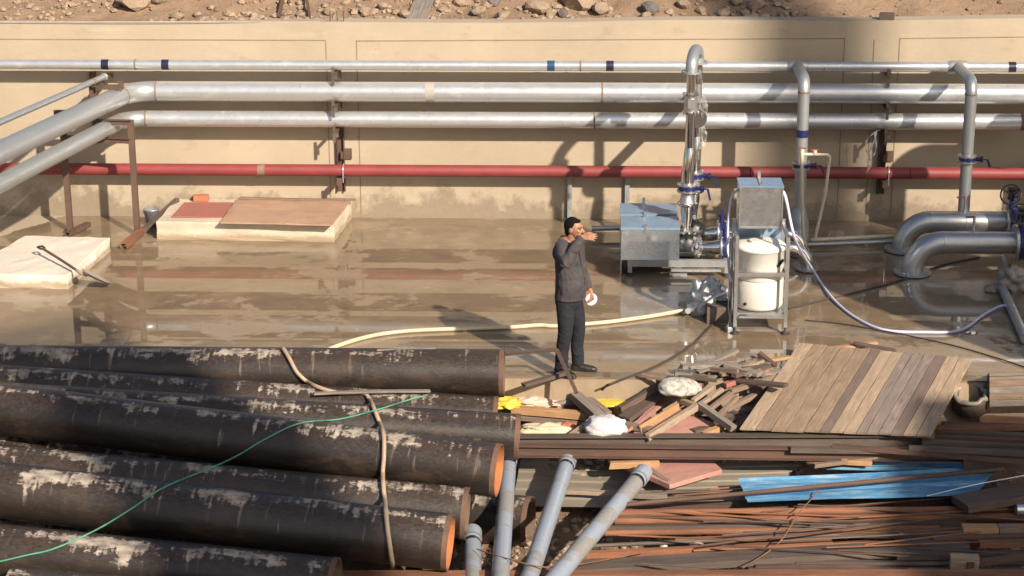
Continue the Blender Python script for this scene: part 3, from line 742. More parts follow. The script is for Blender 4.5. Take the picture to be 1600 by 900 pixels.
# shovel
s0 = G(68, 389, h2+.12); s1 = G(127, 427, h2+.045); s2 = G(168, 443, .05)
root = thing('shovel', 'shovel with a dark handle and dusty blade lying across the white pad', 'shovel', s1)
MB().tube([s0, s0.lerp(s1, .5)+Vector((0, 0, .004)), s1], .017, 12).build('shaft', MAT['wood_c'], root)
dv = (s1-s0).normalized(); side = dv.cross(Vector((0, 0, 1))).normalized()
pts = [s0, s0-dv*.03+side*.03, s0-dv*.10+side*.035, s0-dv*.115, s0-dv*.10-side*.035, s0-dv*.03-side*.03]
MB().tube(pts, .014, 8, closed=True).build('grip', MAT['rubber'], root)
bd = (s2-s1).normalized(); sd_ = bd.cross(Vector((0, 0, 1))).normalized(); up_ = sd_.cross(bd)
mb = MB(); nU, nV = 10, 8; Lb = (s2-s1).length+.03
Tt = []
for i in range(nU+1):
    u = i/nU; wdt = .15*min(1, (u*5+.25))*math.sqrt(max(0, 1-max(0, (u-.55)/.45)**2.2)) + .004
    Tt.append([s1+bd*(u*Lb)+sd_*(wdt*(2*k/nV-1))+up_*(.035*((2*k/nV-1)**2)-.01+.02*(1-u)) for k in range(nV+1)])
for i in range(nU):
    for k in range(nV):
        mb.quad(Tt[i][k], Tt[i][k+1], Tt[i+1][k+1], Tt[i+1][k], True)
        e = up_*-.004; mb.quad(Tt[i][k]+e, Tt[i+1][k]+e, Tt[i+1][k+1]+e, Tt[i][k+1]+e, True)
mb.build('blade', MAT['corr'], root, fixn=False)
MB().tube([s1-dv*.12, s1, s1+bd*.08], [.02, .024, .018], 12).build('socket', MAT['rock'], root)

# ------------------------------------------------------------------ portal stand behind the person
fl = G(890, 343); fr = G(980, 335)
zt = W(890, 266, fl.y).z
root = thing('pipe_stand', 'grey steel portal stand beside the wall behind the person', 'pipe stand', fl)
fr = Vector((W(980, 300, fl.y).x, fl.y, 0))
for p in (fl, fr):
    m_ = MB(); m_.box(p+Vector((0, 0, zt/2)), (.065, .065, zt)); m_.build('post', MAT['frame_grey'], root)
    MB().box(p+Vector((0, 0, .006)), (.16, .16, .012)).build('foot_plate', MAT['frame_grey'], root)
m_ = MB(); m_.box(((fl.x+fr.x)/2, fl.y, zt+.03), (fr.x-fl.x+.08, .07, .06)); m_.build('cross_beam', MAT['frame_grey'], root)

# ------------------------------------------------------------------ pump skid
Yf = G(982, 431).y
Yp = [Yf+.30, Yf+.95]
print('Yf', Yf)
def wx(px, y): return W(px, 300, y).x
zb = W(1000, 406, Yf).z; ztop = W(1000, 356, Yf).z
xb0, xb1 = W(971, 380, Yf).x, W(1061, 380, Yf).x
print('box', zb, ztop, xb0, xb1)
skid = thing('pump_skid', 'low grey steel skid frame under the two booster pumps', 'frame', (xb0+.6, Yf+.6, 0))
xs1 = W(1142, 410, Yf).x
for y in (Yf+.03, Yf+.62, Yf+1.25):
    m_ = MB(); m_.box(((xb0+.08+xs1)/2, y, zb-.045), (xs1-xb0-.08, .07, .085)); m_.build('rail', MAT['frame_grey'], skid)
for x in (xb0+.11, xs1-.05):
    m_ = MB(); m_.box((x, Yf+.64, zb-.05), (.07, 1.15, .07)); m_.build('cross_rail', MAT['frame_grey'], skid)
    for y in (Yf+.03, Yf+1.25):
        m_ = MB(); m_.box((x, y, (zb-.08)/2+.02), (.055, .055, zb-.12)); l_ = m_.build('leg', MAT['frame_grey'], skid)
        MB().lathe((x, y, 0), (0, 0, 1), [(0, .001), (0, .06), (.015, .055), (.03, .015), (.05, .012)], 16).build('levelling_foot', MAT['rubber'], skid)
m_ = MB(); m_.box(((xb0+.5+xs1)/2, Yf-.02, zb-.125), (xs1-xb0-.75, .05, .03)); m_.build('cable_tray', MAT['galv'], skid)
m_ = MB(); m_.box((xb0+.72, Yf+.02, zb-.20), (.22, .03, .13)); m_.build('junction_plate', MAT['frame_grey'], skid)
def motor_cover(y0, label):
    d = .53
    root = thing('motor_cover', label, 'motor cover', (xb0, y0, zb))
    t = .006; cx = (xb0+xb1)/2; wd = xb1-xb0; h = ztop-zb
    m_ = MB(); m_.box((cx, y0, zb+h/2), (wd, t, h)); m_.build('front_panel', MAT['sheet'], root)
    m_ = MB(); m_.box((cx, y0+d, zb+h/2), (wd, t, h)); m_.build('back_panel', MAT['sheet'], root)
    m_ = MB(); m_.box((xb0-.002, y0+d/2, zb+h/2-.10), (t, d-.012, h+.2)); m_.build('side_panel', MAT['sheet'], root)
    m_ = MB(); m_.box((xb1+.002, y0+d/2, zb+h/2), (t, d-.012, h)); m_.build('side_panel', MAT['sheet'], root)
    m_ = MB(); m_.box((cx, y0+d/2, ztop+.004), (wd+.02, d+.02, t), None, .002); m_.box((cx, y0-.011, ztop-.008), (wd+.02, .004, .03)); m_.build('lid', MAT['bluish_sheet'], root)
    m_ = MB(); m_.box((cx-.06, y0+d-.05, ztop+.05), (.035, .03, .09)); m_.box((cx-.06, y0+.01, ztop+.02), (.04, .05, .03)); m_.box((cx-.06, y0-.018, ztop-.03), (.035, .006, .07)); m_.build('latch', MAT['stainless'], root)
    return root
motor_cover(Yf, 'front galvanised motor cover box, nearer to the viewer on the pump skid')
motor_cover(Yf+.66, 'rear galvanised motor cover box behind the front one on the pump skid')

TOPZ = W(1078, 76, Yp[0]).z
def pump(i, px):
    y = Yp[i]; x = W(px, 385, y).x; za = W(px, 386, y).z if i == 0 else ZA
    root = thing('pump', ['black cast pump on the right of the front motor cover', 'black cast pump hidden behind the front pump'][i], 'pump', (x, y, zb))
    m_ = MB(); m_.lathe((x, y+.12, za), (0, -1, 0), [(0, .001), (0, .13), (.03, .165), (.10, .18), (.17, .165), (.22, .12), (.23, .001)], 24); m_.build('volute', MAT['black'], root)
    m_ = MB(); m_.tube([(x-.13, y, za), (x, y, za)], .11, 20); m_.box((x, y, zb+.03), (.22, .3, .06), None, .01)
    for k in range(8):
        a = k*math.pi/4; m_.tube([(x+.135*math.cos(a), y-.12, za+.135*math.sin(a)), (x+.135*math.cos(a), y+.0, za+.135*math.sin(a))], .013, 8)
    m_.build('bearing_bracket', MAT['black'], root)
    m_ = MB(); m_.tube([(x, y, za+.1), (x, y, za+.20)], .075, 16); m_.build('discharge_neck', MAT['black'], root)
    return x, y, za
ZA = None
x1, y1, za1 = pump(0, 1072); ZA = za1
x2, y2, za2 = pump(1, 1082)
def butterfly(c, ax, r, parent, lever=(1, -.3, 0), llen=.24, th=.06, drop=.14):
    c = Vector(c); ax = Vector(ax).normalized()
    lv = Vector(lever).normalized()
    MB().flange(c-ax*(th/2+.012), ax, r*1.55, .02).flange(c+ax*(th/2+.012), ax, r*1.55, .02).build('flange', MAT['stainless_dull'], parent)
    v = MB(); v.disc(c, ax, r*1.38, th); v.tube([c, c+lv*(r*1.5+.07)], .028, 12); v.disc(c+lv*(r*1.5+.07), lv, .042, .03); b_ = v.build('valve_body', MAT['blue'], parent)
    h = c+lv*(r*1.5+.09); m_ = MB(); m_.beam(h, h+lv*llen*.25+ax*.0, .03, .012); m_.beam(h+lv*llen*.2, h+lv*llen*.35-Vector((0, 0, 1))*drop, .028, .010, (0, 1, 0)); m_.build('lever', MAT['blue'], parent)
def riser(i, x, y, za, label):
    root = thing('riser_pipe', label, 'pipe', (x, y, za+.2)); S = MAT['stainless']; Z = lambda py: W(1075, py, y).z if i == 0 else W(1075, py, Yp[0]).z
    r = .062; zf = za+.20
    MB().flange((x, y, zf+.012), (0, 0, 1), .115, .024).build('flange', S, root)
    z = Z(322); MB().lathe((x, y, 0), (0, 0, 1), [(zf+.02, .05), (zf+.09, .052), (z-.08, .078), (z, .078)], 24).build('reducer', S, root)
    z0 = Z(318); z1 = Z(302)
    MB().flange((x, y, z0), (0, 0, 1), .125, .022).build('flange', S, root)
    MB().lathe((x, y, 0), (0, 0, 1), [(z0-.02, .095), (z0+.03, .10), (z0+.05, .085), (z1, .08)], 24).build('check_valve', MAT['stainless_dull'], root)
    zv = Z(293); butterfly((x, y, zv), (0, 0, 1), .085, root, (1, -.35, 0) if i == 0 else (1, -.2, 0))
    off = .02; p = [(x, y, zv+.04), (x, y, Z(258)), (x+off, y+.02, Z(236)), (x+off, y+.02, Z(183))]
    MB().tube([(x, y, zv+.03), (x, y, Z(270)), (x+.005, y, Z(262)), (x+off, y+.01, Z(240)), (x+off, y+.02, Z(232))], [.08, .08, .078, .072, r], 24).build('eccentric_reducer', S, root)
    xx, yy = x+off, y+.02
    MB().tube([(xx, yy, Z(236)), (xx, yy, Z(176))], r*.95, 24).build('pipe_length', S, root)
    for py in ((176, 147) if i == 0 else ()): MB().flange((xx, yy, Z(py)), (0, 0, 1), .105, .02).build('flange', S, root)
    m_ = MB(); m_.tube([(xx, yy, Z(176)), (xx, yy, Z(147))], .082 if i == 0 else .0605, 24); b_ = m_.build('flow_meter_body', MAT['stainless_dull'], root)
    if i == 0: m_ = MB(); m_.box((xx, yy-.086, Z(161)), (.08, .012, .12)); m_.build('name_plate', MAT['stainless_dull'], root)
    MB().tube([(xx, yy, Z(147)), (xx, yy, Z(115))], r*.95, 24).build('pipe_length', S, root)
    MB().flange((xx, yy, Z(113)), (0, 0, 1), .125, .024).build('flange', MAT['galv_dull'], root)
    zt_ = TOPZ
    if i == 0:
        rb = (Yp[1]-Yp[0])/2; z_ = Z(106); xr2 = x2+.02; d_ = xr2-xx
        arc = [Vector((xx+d_*(.5-.5*math.cos(math.pi*k/18)), yy+rb*(1-math.cos(math.pi*k/18)), z_+.15*math.sin(math.pi*k/18))) for k in range(19)]
        MB().tube([(xx, yy, Z(112))]+arc, .073, 24).build('swan_neck', MAT['galv_dull'], root)
    else:
        MB().tube([(xx, yy, Z(113)), (xx, yy, Z(106))], .077, 24).build('neck_joint', MAT['galv_dull'], root)
        MB().tube([(xx, yy, z10), (xx, OFF-r10*.5, z10)], .07, 24).build('header_branch', MAT['galv_dull'], root)
        MB().flange((xx, yy-.16, z10), (0, 1, 0), .12, .025).build('blind_flange', MAT['stainless'], root)
        MB().tube([(xx, yy-.15, z10), (xx, yy, z10)], .07, 24).build('tee_stub', MAT['stainless'], root)
    return root
r1 = riser(0, x1, y1, za1, 'polished steel pump riser with blue valve, nearer one, in front of the wall pipes')
r2 = riser(1, x2, y2, za2, 'polished steel pump riser just behind the nearer one, wrapped in clear film')
# film wrap and label on the rear riser
def crumple(name, c, size, mat, label, cat, seed=1, parent=None, flat=1, amp=.45, sub=4, freq=2.2):
    rnd = random.Random(seed); bm = bmesh.new(); bmesh.ops.create_icosphere(bm, subdivisions=sub, radius=1); off = Vector((rnd.random()*60,)*3)
    for v in bm.verts:
        d = v.co.normalized(); k = 1+amp*noise.noise(d*freq+off)+amp*.5*abs(noise.noise(d*freq*2.7+off))+amp*.25*noise.noise(d*9+off)
        v.co = Vector((d.x*size[0], d.y*size[1], max(-flat, d.z)*size[2]))*k/2
        v.co += Vector(c)
    mb = MB(); mb.addbm(bm, None, mat.name != 'clear_film'); o = mb.build(name, mat, parent)
    if parent is None: tag(o, label, cat)
    return o
zz_ = lambda py: W(1092, py, y2).z
crumple('wrapping_film', (W(1099, 165, y2-.12).x, y2-.1, zz_(168)), (.10, .12, .30), MAT['film'], 'clear film with blue print bunched beside the flow meter of the rear riser', 'plastic film', 3)
crumple('wrapping_film', (W(1097, 205, y2-.05).x, y2-.06, zz_(212)), (.11, .12, .28), MAT['film'], 'clear film hanging below the flow meter of the rear riser', 'plastic film', 4)
# wrapped flange at pump inlet
# suction lines
def suction(i, x, y, za):
    root = thing('suction_pipe', ['polished suction pipe of the front pump with blue valve and floor elbow', 'polished suction pipe of the rear pump with blue valve, behind the front one'][i], 'pipe', (x+.4, y, 0)); S = MAT['stainless']
    X = lambda px: W(px, 385, Yp[0]).x
    MB().flange((X(1088), y, za), (1, 0, 0), .13, .03).build('flange', S, root)
    MB().lathe((0, y, za), (1, 0, 0), [(X(1086), .055), (X(1099), .055), (X(1118), .09), (X(1126), .09)], 24).build('reducer', S, root)
    butterfly((X(1132), y, za), (1, 0, 0), .115, root, (0, 0, 1), .2, .07, 0)
    xe = X(1262)+(0 if i == 0 else -.0); r = .085
    arc = bend((X(1150), y, za), (xe, y, za), (xe, y, 0), .24, 12)
    MB().tube([(X(1137), y, za)]+arc+[(xe, y, .02)], r, 24).build('pipe_length', S, root)
    MB().flange((xe, y, .03), (0, 0, 1), .15, .025).build('flange', MAT['galv_dull'], root)
suction(0, x1, y1, za1); suction(1, x2, y2, za2)
crumple('wrapping_film', (W(1090, 372, y1-.2).x, y1-.12, za1+.04), (.12, .12, .24), MAT['film'], 'clear film wrapped round the inlet flange of the front pump', 'plastic film', 9)

# drop risers at 1255 and 1515
def drop(px, pybase, dwall, label, valve_py, base_r=.078, tape_py=None, big=False):
    y = -dwall; x = W(px, 200, y).x; root = thing('drop_pipe', label, 'pipe', (x, y, 0)); zt_ = z5
    arc = bend((x, OFF, zt_), (x, y, zt_), (x, y, 0), .16, 12)
    MB().tube([(x, OFF-.03, zt_)]+arc, .078, 24).build('elbow', MAT['galv_dull'], root)
    MB().tube([arc[-1], (x, y, .02 if not big else .3)], .076, 24).build('pipe_length', MAT['galv_dull'], root)
    MB().tube([arc[-1]+Vector((0, 0, .012)), arc[-1], arc[-1]-Vector((0, 0, .012))], [.078, .085, .078], 24, False).build('weld_seam', MAT['weld'], root)
    m_ = MB(); m_.tube([(x-.14, OFF, z5), (x-.09, OFF, z5), (x+.09, OFF, z5), (x+.14, OFF, z5)], [r5+.002, r5+.02, r5+.02, r5+.002], 24, False); m_.build('tee_fitting', MAT['galv_dull'], root)
    zv = W(px, valve_py, y).z; butterfly((x, y, zv), (0, 0, 1), .078, root, (1, -.15, 0), .26, .05, .1)
    if tape_py:
        z = W(px, tape_py, y).z; MB().tube([(x, y, z-.05), (x, y, z+.05)], .079, 24, False).build('tape_band', MAT['blue'], root)
    if not big:
        MB().lathe((x, y, 0), (0, 0, 1), [(0, .15), (.02, .15), (.02, .14), (.30, .13), (.52, .082), (.52, .077)], 24).build('base_reducer', MAT['galv_dull'], root)
        MB().flange((x, y, .02), (0, 0, 1), .19, .03).build('flange', MAT['galv_dull'], root)
    else: MB().flange((x, y, .32), (0, 0, 1), .15, .03).build('flange', MAT['galv_dull'], root)
    return root, x, y
drop(1254, 385, 1.25, 'grey drop pipe with a blue valve behind the dosing tank', 258, tape_py=208)
drop(1514, 330, 1.35, 'grey drop pipe with a blue valve above the two large floor elbows', 248, big=True)

# white PVC lines
yv = -1.6
def PW(px, py, y): return W(px, py, y)
root = thing('pvc_pipe', 'cream PVC line with red taps, bent like a gate beside the grey drop pipe', 'pipe', G(1262, 375))
b0 = PW(1253, 242, yv); base_ = G(1252, 395); yv2 = base_.y
pv = [PW(1253, 236, yv2), PW(1253, 300, yv2), PW(1255, 372, yv2), PW(1262, 392, yv2)]
MB().tube(pv, .024, 12).build('pipe_length', MAT['pvc_white'], root)
pv = [PW(1254, 241, yv2), PW(1297, 242, yv2)+Vector((0, 0, 0)), PW(1290, 300, yv2), PW(1273, 375, yv2)]
path = [pv[0]]+bend(pv[0], pv[1], pv[2], .05, 5)+[pv[2], pv[3]]
MB().tube(path, .021, 12).build('pipe_length', MAT['pvc_white'], root)
for px, py in ((1253, 236), (1273, 238)):
    c = PW(px, py, yv2); MB().box(c+Vector((0, 0, .035)), (.11, .03, .02), None, .004).build('tap_handle', MAT['red'], root)
    MB().tube([c-Vector((0, 0, .03)), c+Vector((0, 0, .03))], .03, 12).build('tap_body', MAT['pvc_white'], root)
MB().tube([PW(1290, 296, yv2), PW(1288.5, 306, yv2)], .028, 12).build('coupling', MAT['pvc_white'], root)
for k, (a, b_, lab) in enumerate((((1267, 375, .10), (1412, 368, .10), 'upper of the two pale conduits running low behind the tank'), ((1262, 382, .06), (1408, 377, .06), 'lower of the two pale conduits running low behind the tank'))):
    o = channel_obj('conduit', lab, 'conduit', G(*a), G(*b_), .055, .055, MAT['pvc_white' if k == 0 else 'galv_dull'], shape='R')
for px in (1320, 1384):
    MB().box(G(px, 381, .02), (.05, .16, .04), None, .004)
o = channel_obj('conduit', 'short pale conduit reaching the motor cover behind the person', 'conduit', G(925, 357, .12), G(972, 356, .12), .07, .07, MAT['galv_dull'], shape='R')

# ------------------------------------------------------------------ two large floor elbows
def big_elbow(px, py, ay, x_end_px, label, valve_px):
    base = G(px, py, .0); y = base.y; x = base.x; r = .142; za = W(1500, ay, y).z; root = thing('floor_elbow_pipe', label, 'pipe', base)
    xe = W(x_end_px, ay, y).x; arc = bend((xe, y, za), (x, y, za), (x, y, 0), .44 if za > .5 else za-.05, 14)
    MB().tube([(xe, y, za), arc[0]], r, 32).build('pipe_length', MAT['stainless_dull'], root)
    MB().tube(arc+[(x, y, .03)], r*1.003, 32).build('elbow', MAT['stainless_dull'], root)
    MB().flange((x, y, .03), (0, 0, 1), .235, .03, 10).build('flange', MAT['galv_dull'], root)
    for q in (arc[0].x, arc[0].x+.45, arc[0].x+.95):
        if q < xe-.1: MB().tube([(q-.008, y, za), (q, y, za), (q+.008, y, za)], [r+.001, r+.004, r+.001], 32, False).build('weld_seam', MAT['stainless_dull'], root)
    MB().flange((xe, y, za), (1, 0, 0), .235, .035, 12).build('flange', MAT['stainless_dull'], root)
    # blue valve
    xv = xe+.075; m_ = MB(); m_.disc((xv, y, za), (1, 0, 0), .215, .09, 32); m_.tube([(xv, y, za+.18), (xv, y, za+.34)], .045, 16); m_.disc((xv, y, za+.33), (0, 0, 1), .075, .03)
    for k in range(10):
        a = 2*math.pi*k/10; m_.tube([(xv-.055, y+.2*math.cos(a), za+.2*math.sin(a)), (xv+.055, y+.2*math.cos(a), za+.2*math.sin(a))], .02, 8)
    m_.build('valve_body', MAT['blue'], root)
    MB().flange((xv+.075, y, za), (1, 0, 0), .235, .035, 12).build('flange', MAT['stainless_dull'], root)
    m_ = MB(); m_.box((xv, y-.02, za+.41), (.15, .13, .12), None, .02); m_.tube([(xv-.07, y-.03, za+.42), (xv-.07, y-.18, za+.42)], .016, 10); m_.build('gearbox', MAT['black'], root)
    wc = Vector((xv-.07, y-.18, za+.42)); m_ = MB(); m_.tube([wc+Vector((.13*math.cos(a), 0, .13*math.sin(a))) for a in [2*math.pi*k/28 for k in range(28)]], .011, 8, closed=True)
    for k in range(3):
        a = 2*math.pi*k/3+.5; m_.tube([wc, wc+Vector((.13*math.cos(a), 0, .13*math.sin(a)))], .008, 8)
    m_.build('handwheel', MAT['rust_grey'], root)
    MB().tube([(xv+.09, y, za), (xv+2.2, y, za)], r, 32).build('pipe_length', MAT['stainless_dull'], root)
    # little tap on top
    xt = W(1520 if ay > 360 else 1506, ay, y).x; m_ = MB(); m_.tube([(xt, y, za+r-.01), (xt, y, za+r+.19)], .017, 10); m_.build('tapping', MAT['stainless_dull'], root)
    m_ = MB(); m_.box((xt-.05, y, za+r+.19), (.12, .025, .02), None, .004); m_.build('tap_handle', MAT['red'], root)
    return root
big_elbow(1410, 392, 347, 1571, 'large steel floor elbow pipe, the rear one of the pair at the right', 1577)
big_elbow(1425, 428, 379, 1586, 'large steel floor elbow pipe, the front one of the pair at the right', 1592)
xt_ = 7.35; tcn = Vector((xt_, -7.8, LG))  # unseen tank, added and sized to throw shade over the right floor
root = thing('shadow_tank', 'tall unseen steel tank added outside the right edge to shade the floor', 'tank', tcn)
MB().lathe(tcn, (0, 0, 1), [(.12, .001), (.12, 1.1), (6.2, 1.1), (6.25, 1.05), (6.4, .3), (6.4, .001)], 40).build('shell', MAT['frame_grey'], root)
MB().tube([tcn+Vector((0, 0, 6.3)), tcn+Vector((0, 0, 6.5))], .25, 20).build('hatch', MAT['rust_grey'], root)
for k in range(4):
    a = k*math.pi/2+.4; MB().box(tcn+Vector((.8*math.cos(a), .8*math.sin(a), .0)), (.2, .2, .24)).build('foot', MAT['rust_grey'], root)
b2 = Vector((xt_+.6, -2.6, 0)); root = thing('shadow_casing', 'squat unseen casing added outside the right edge to cast shadow', 'pump', b2)  # squat body added out of view as a shadow caster
MB().lathe(b2, (0, 0, 1), [(0, .001), (0, .5), (.5, .55), (1.5, .5), (1.9, .3), (1.9, .001)], 28).build('casing', MAT['blue'], root)
yb3 = -2.5; xb3 = W(1665, 300, yb3).x
root = thing('tall_pipe_bend', 'tall steel pipe bend standing just outside the right edge of the picture', 'pipe', (xb3, yb3, 0))
zz3 = 2.75; a3 = bend((xb3, yb3, 0), (xb3, yb3, zz3), (xb3+2, yb3, zz3), .45, 12)
MB().tube([(xb3, yb3, 0)]+a3+[(xb3+1.6, yb3, zz3)], .142, 28).build('pipe_length', MAT['stainless_dull'], root)
MB().flange((xb3, yb3, 1.5), (0, 0, 1), .235, .035, 12).flange((xb3, yb3, .02), (0, 0, 1), .235, .035, 12).build('flange', MAT['stainless_dull'], root)
x4 = xb3+.45; MB().flange((x4+.1, -1.6, 2.15), (0, 1, 0), .36, .04, 14).build('blind_flange', MAT['stainless_dull'], root)
MB().tube([(x4+.1, -1.6, 2.15), (x4+.1, -.9, 2.15), (x4+.1, -.9, 0)], .142, 24).build('rear_leg', MAT['stainless_dull'], root)
# struts under the front elbow
sa = G(1580, 446); root = thing('strut_frame', 'grey angle strut under the large front elbow at the right', 'strut', sa)
MB().beam(W(1566, 398, sa.y), sa+Vector((0, 0, .02)), .05, .05, (0, 1, 0)).build('strut', MAT['frame_grey'], root)
MB().beam(sa+Vector((0, 0, .027)), sa+Vector((.5, 0, .027)), .05, .05).build('foot_bar', MAT['frame_grey'], root)

# ------------------------------------------------------------------ dosing frame and tank
Yd = G(1190, 521).y
xl_, xr_ = W(1150, 450, Yd).x, W(1229, 450, Yd).x
ztf = W(1229, 371, Yd).z; dp = .62
root = thing('tank_stand', 'stainless steel frame on rubber feet around the white tank', 'frame', ((xl_+xr_)/2, Yd+dp/2, 0))
for x in (xl_, xr_):
    for y in (Yd, Yd+dp):
        hh = ztf if y == Yd else ztf+.05
        MB().box((x, y, (hh+.08)/2), (.04, .04, hh-.08)).build('leg', MAT['stainless_dull'], root)
        MB().lathe((x, y, 0), (0, 0, 1), [(0, .001), (0, .055), (.014, .05), (.025, .014), (.09, .012)], 16).build('levelling_foot', MAT['rubber'], root)
zl = [W(1190, 494, Yd).z, W(1190, 429, Yd).z]
for z in zl+[ztf-.02]:
    if z != ztf-.02: MB().box(((xl_+xr_)/2, Yd, z), (xr_-xl_-.04, .035, .045)).build('cross_bar', MAT['stainless_dull'], root)
    MB().box(((xl_+xr_)/2, Yd+dp, z), (xr_-xl_-.04, .035, .045)).build('cross_bar', MAT['stainless_dull'], root)
    for x in (xl_, xr_): MB().box((x, Yd+dp/2, z), (.035, dp-.04, .045)).build('side_bar', MAT['stainless_dull'], root)
MB().box(((xl_+xr_)/2, Yd+dp/2, zl[0]+.026), (xr_-xl_-.05, dp-.05, .008)).build('shelf', MAT['stainless_dull'], root)
MB().box(((xl_+xr_)/2, Yd+dp-.03, ztf-.05), (xr_-xl_-.05, .01, .32)).build('back_panel', MAT['bluish_sheet'], root)
tc_ = Vector(((xl_+xr_)/2-.005, Yd+dp/2, zl[0]+.032)); rt = .285
zt_ = W(1186, 379, tc_.y).z; H_ = zt_-tc_.z; hs = H_*.47
root = thing('dosing_tank', 'white round plastic dosing tank inside the steel frame', 'tank', tc_)
MB().lathe(tc_, (0, 0, 1), [(0, .001), (0, rt-.05), (.015, rt-.015), (.05, rt), (hs-.01, rt), (hs, rt-.004)], 48).build('lower_shell', MAT['white_dark'], root)
MB().lathe(tc_, (0, 0, 1), [(hs, rt-.012), (hs+.01, rt-.002), (H_-.06, rt-.002), (H_-.055, rt+.012), (H_-.02, rt+.012), (H_, rt-.01), (H_+.01, rt-.08), (H_+.02, .001)], 48).build('upper_shell', MAT['white_plastic'], root)
MB().tube([tc_+Vector((-.05, -.02, H_)), tc_+Vector((-.05, -.02, H_+.04))], .075, 20).build('filler_cap', MAT['white_plastic'], root)
MB().tube([tc_+Vector((.03, -.03, H_)), tc_+Vector((.03, -.03, H_+.16))], .012, 8).build('dip_tube', MAT['frame_grey'], root)
aa = R(-125); dv_ = Vector((math.cos(aa), math.sin(aa), 0)); MB().tube([tc_+dv_*(rt-.01)+Vector((0, 0, .09)), tc_+dv_*(rt+.02)+Vector((0, 0, .09))], .018, 12).build('drain_plug', MAT['black'], root)
aa = R(-42); dv_ = Vector((math.cos(aa), math.sin(aa), 0)); m_ = MB(); m_.beam(tc_+dv_*(rt+.008)+Vector((-.03, -.03, H_-.22)), tc_+dv_*(rt+.008)+Vector((.04, .04, H_-.16)), .02, .03); m_.build('grab_handle', MAT['black'], root)
# control box
yb_ = Yd+.14; xc0, xc1 = W(1155, 330, yb_).x, W(1223, 330, yb_).x; z0_, z1_ = W(1190, 357, yb_).z, W(1190, 293, yb_).z; db = .42
root = thing('control_box', 'galvanised sheet control box above the white tank', 'box', ((xc0+xc1)/2, yb_+db/2, z0_))
MB().box(((xc0+xc1)/2, yb_+db/2, (z0_+z1_)/2), (xc1-xc0, db, z1_-z0_), None, .003).build('housing', MAT['sheet'], root)
m_ = MB(); m_.box(((xc0+xc1)/2, yb_+db/2, z1_+.006), (xc1-xc0+.015, db+.015, .010), None, .002); m_.build('lid', MAT['bluish_sheet'], root)
for x in (xc0+.008, xc1-.008): MB().box((x, yb_-.006, (z0_+z1_)/2), (.016, .012, z1_-z0_+.004)).build('edge_trim', MAT['stainless_dull'], root)
MB().box(((xc0+xc1)/2, yb_-.006, z0_+.008), (xc1-xc0-.034, .012, .018)).build('edge_trim', MAT['stainless_dull'], root)
m_ = MB(); m_.box(((xc0+xc1)/2, yb_+db-.03, z1_+.055), (.035, .03, .09)); m_.box(((xc0+xc1)/2, yb_+.02+db*.5, z1_+.02), (.035, db*.85, .012)); m_.build('latch', MAT['stainless'], root)
for x in (xc0+.05, xc1-.05): MB().box((x, yb_+db-.04, (z0_+ztf-.04)/2), (.03, .03, z0_-ztf+.04)).build('mounting_post', MAT['stainless_dull'], root)
# small valve on the lower bar, dangling cables left
c = Vector((W(1164, 494, Yd-.03).x, Yd-.045, zl[0])); root = thing('drain_valve', 'small stainless drain valve on the lower bar of the dosing frame', 'valve', c)
MB().tube([c-Vector((.07, 0, 0)), c+Vector((.07, 0, 0))], .022, 12).build('valve_body', MAT['stainless'], root)
MB().box(c+Vector((0, -.005, .04)), (.09, .02, .012), None, .004).build('tap_handle', MAT['stainless'], root)

def line(name, label, cat, pts, r, mat, seg=10, n=10, group=None):
    p = smooth_path(pts, n); mb = MB(); mb.tube(p, r, seg); o = mb.build(name, mat, origin=p[0]); tag(o, label, cat, group); return o
# lilac hoses
xb = xc1
line('lilac_hose', 'long lilac hose sweeping from the control box over the wet floor to the grey pipe', 'hose',
     [Vector((xc1-.005, yb_+.16, z1_-.07)), W(1228, 310, yb_+.12), W(1243, 375, Yd+.05), G(1272, 425, .12), G(1300, 465, .03), G(1335, 495, .02), G(1380, 515, .02), G(1440, 519, .02), G(1500, 516, .02), G(1537, 492, .02), G(1565, 478, .04), G(1586, 480, .12)], .017, MAT['hose_lilac'])
line('lilac_hose', 'lilac hose hanging down on the left of the control box', 'hose',
     [Vector((xc0+.005, yb_+.2, z1_-.07)), W(1143, 308, yb_+.18), W(1138, 345, yb_+.15), W(1137, 385, yb_+.1), W(1140, 430, Yd+.1), W(1143, 440, Yd+.1)], .014, MAT['hose_lilac'])
line('lilac_hose', 'lilac hose looping over the floor between the skid and the dosing frame', 'hose',
     [G(1076, 484, .02), W(1077, 462, G(1080, 475).y), W(1090, 442, G(1090, 470).y), W(1112, 437, G(1112, 470).y), W(1136, 452, Yd+.3), W(1120, 463, Yd+.3), G(1101, 470, .03), G(1142, 470, .05)], .013, MAT['hose_lilac'])
for k in range(3):
    random.seed(20+k); y = Yd+.1
    line('loose_cable', 'thin grey cables dangling down the left legs of the dosing frame', 'cable', [W(1146-k*3, 365+k*6, y), W(1144-k*3+random.uniform(-2, 2), 410, y), W(1143+random.uniform(-4, 3), 445, y), W(1142+random.uniform(-4, 3), 480, y), G(1136+k*4, 516, .02)], .008, MAT['galv_dull'], 6, 6, 'cables on the dosing frame')
o = box_rot('cable_box', 'small grey cable box on the floor at the left foot of the dosing frame', 'box', G(1140, 519, 0), (.08, .07, .07), 20, MAT['galv_dull'])
crumple('plastic_bag', G(1106, 470, .17), (.34, .26, .42), MAT['bag'], 'grey plastic bag slumped on the floor left of the dosing frame', 'bag', 12, flat=.7, amp=.85, freq=3.2)
o = channel_obj('steel_block', 'small grey post stub on the floor at the end of the cream hose', 'stub', G(1075, 486, .0), G(1075, 486, .12), .07, .07, MAT['frame_grey'], shape='R')
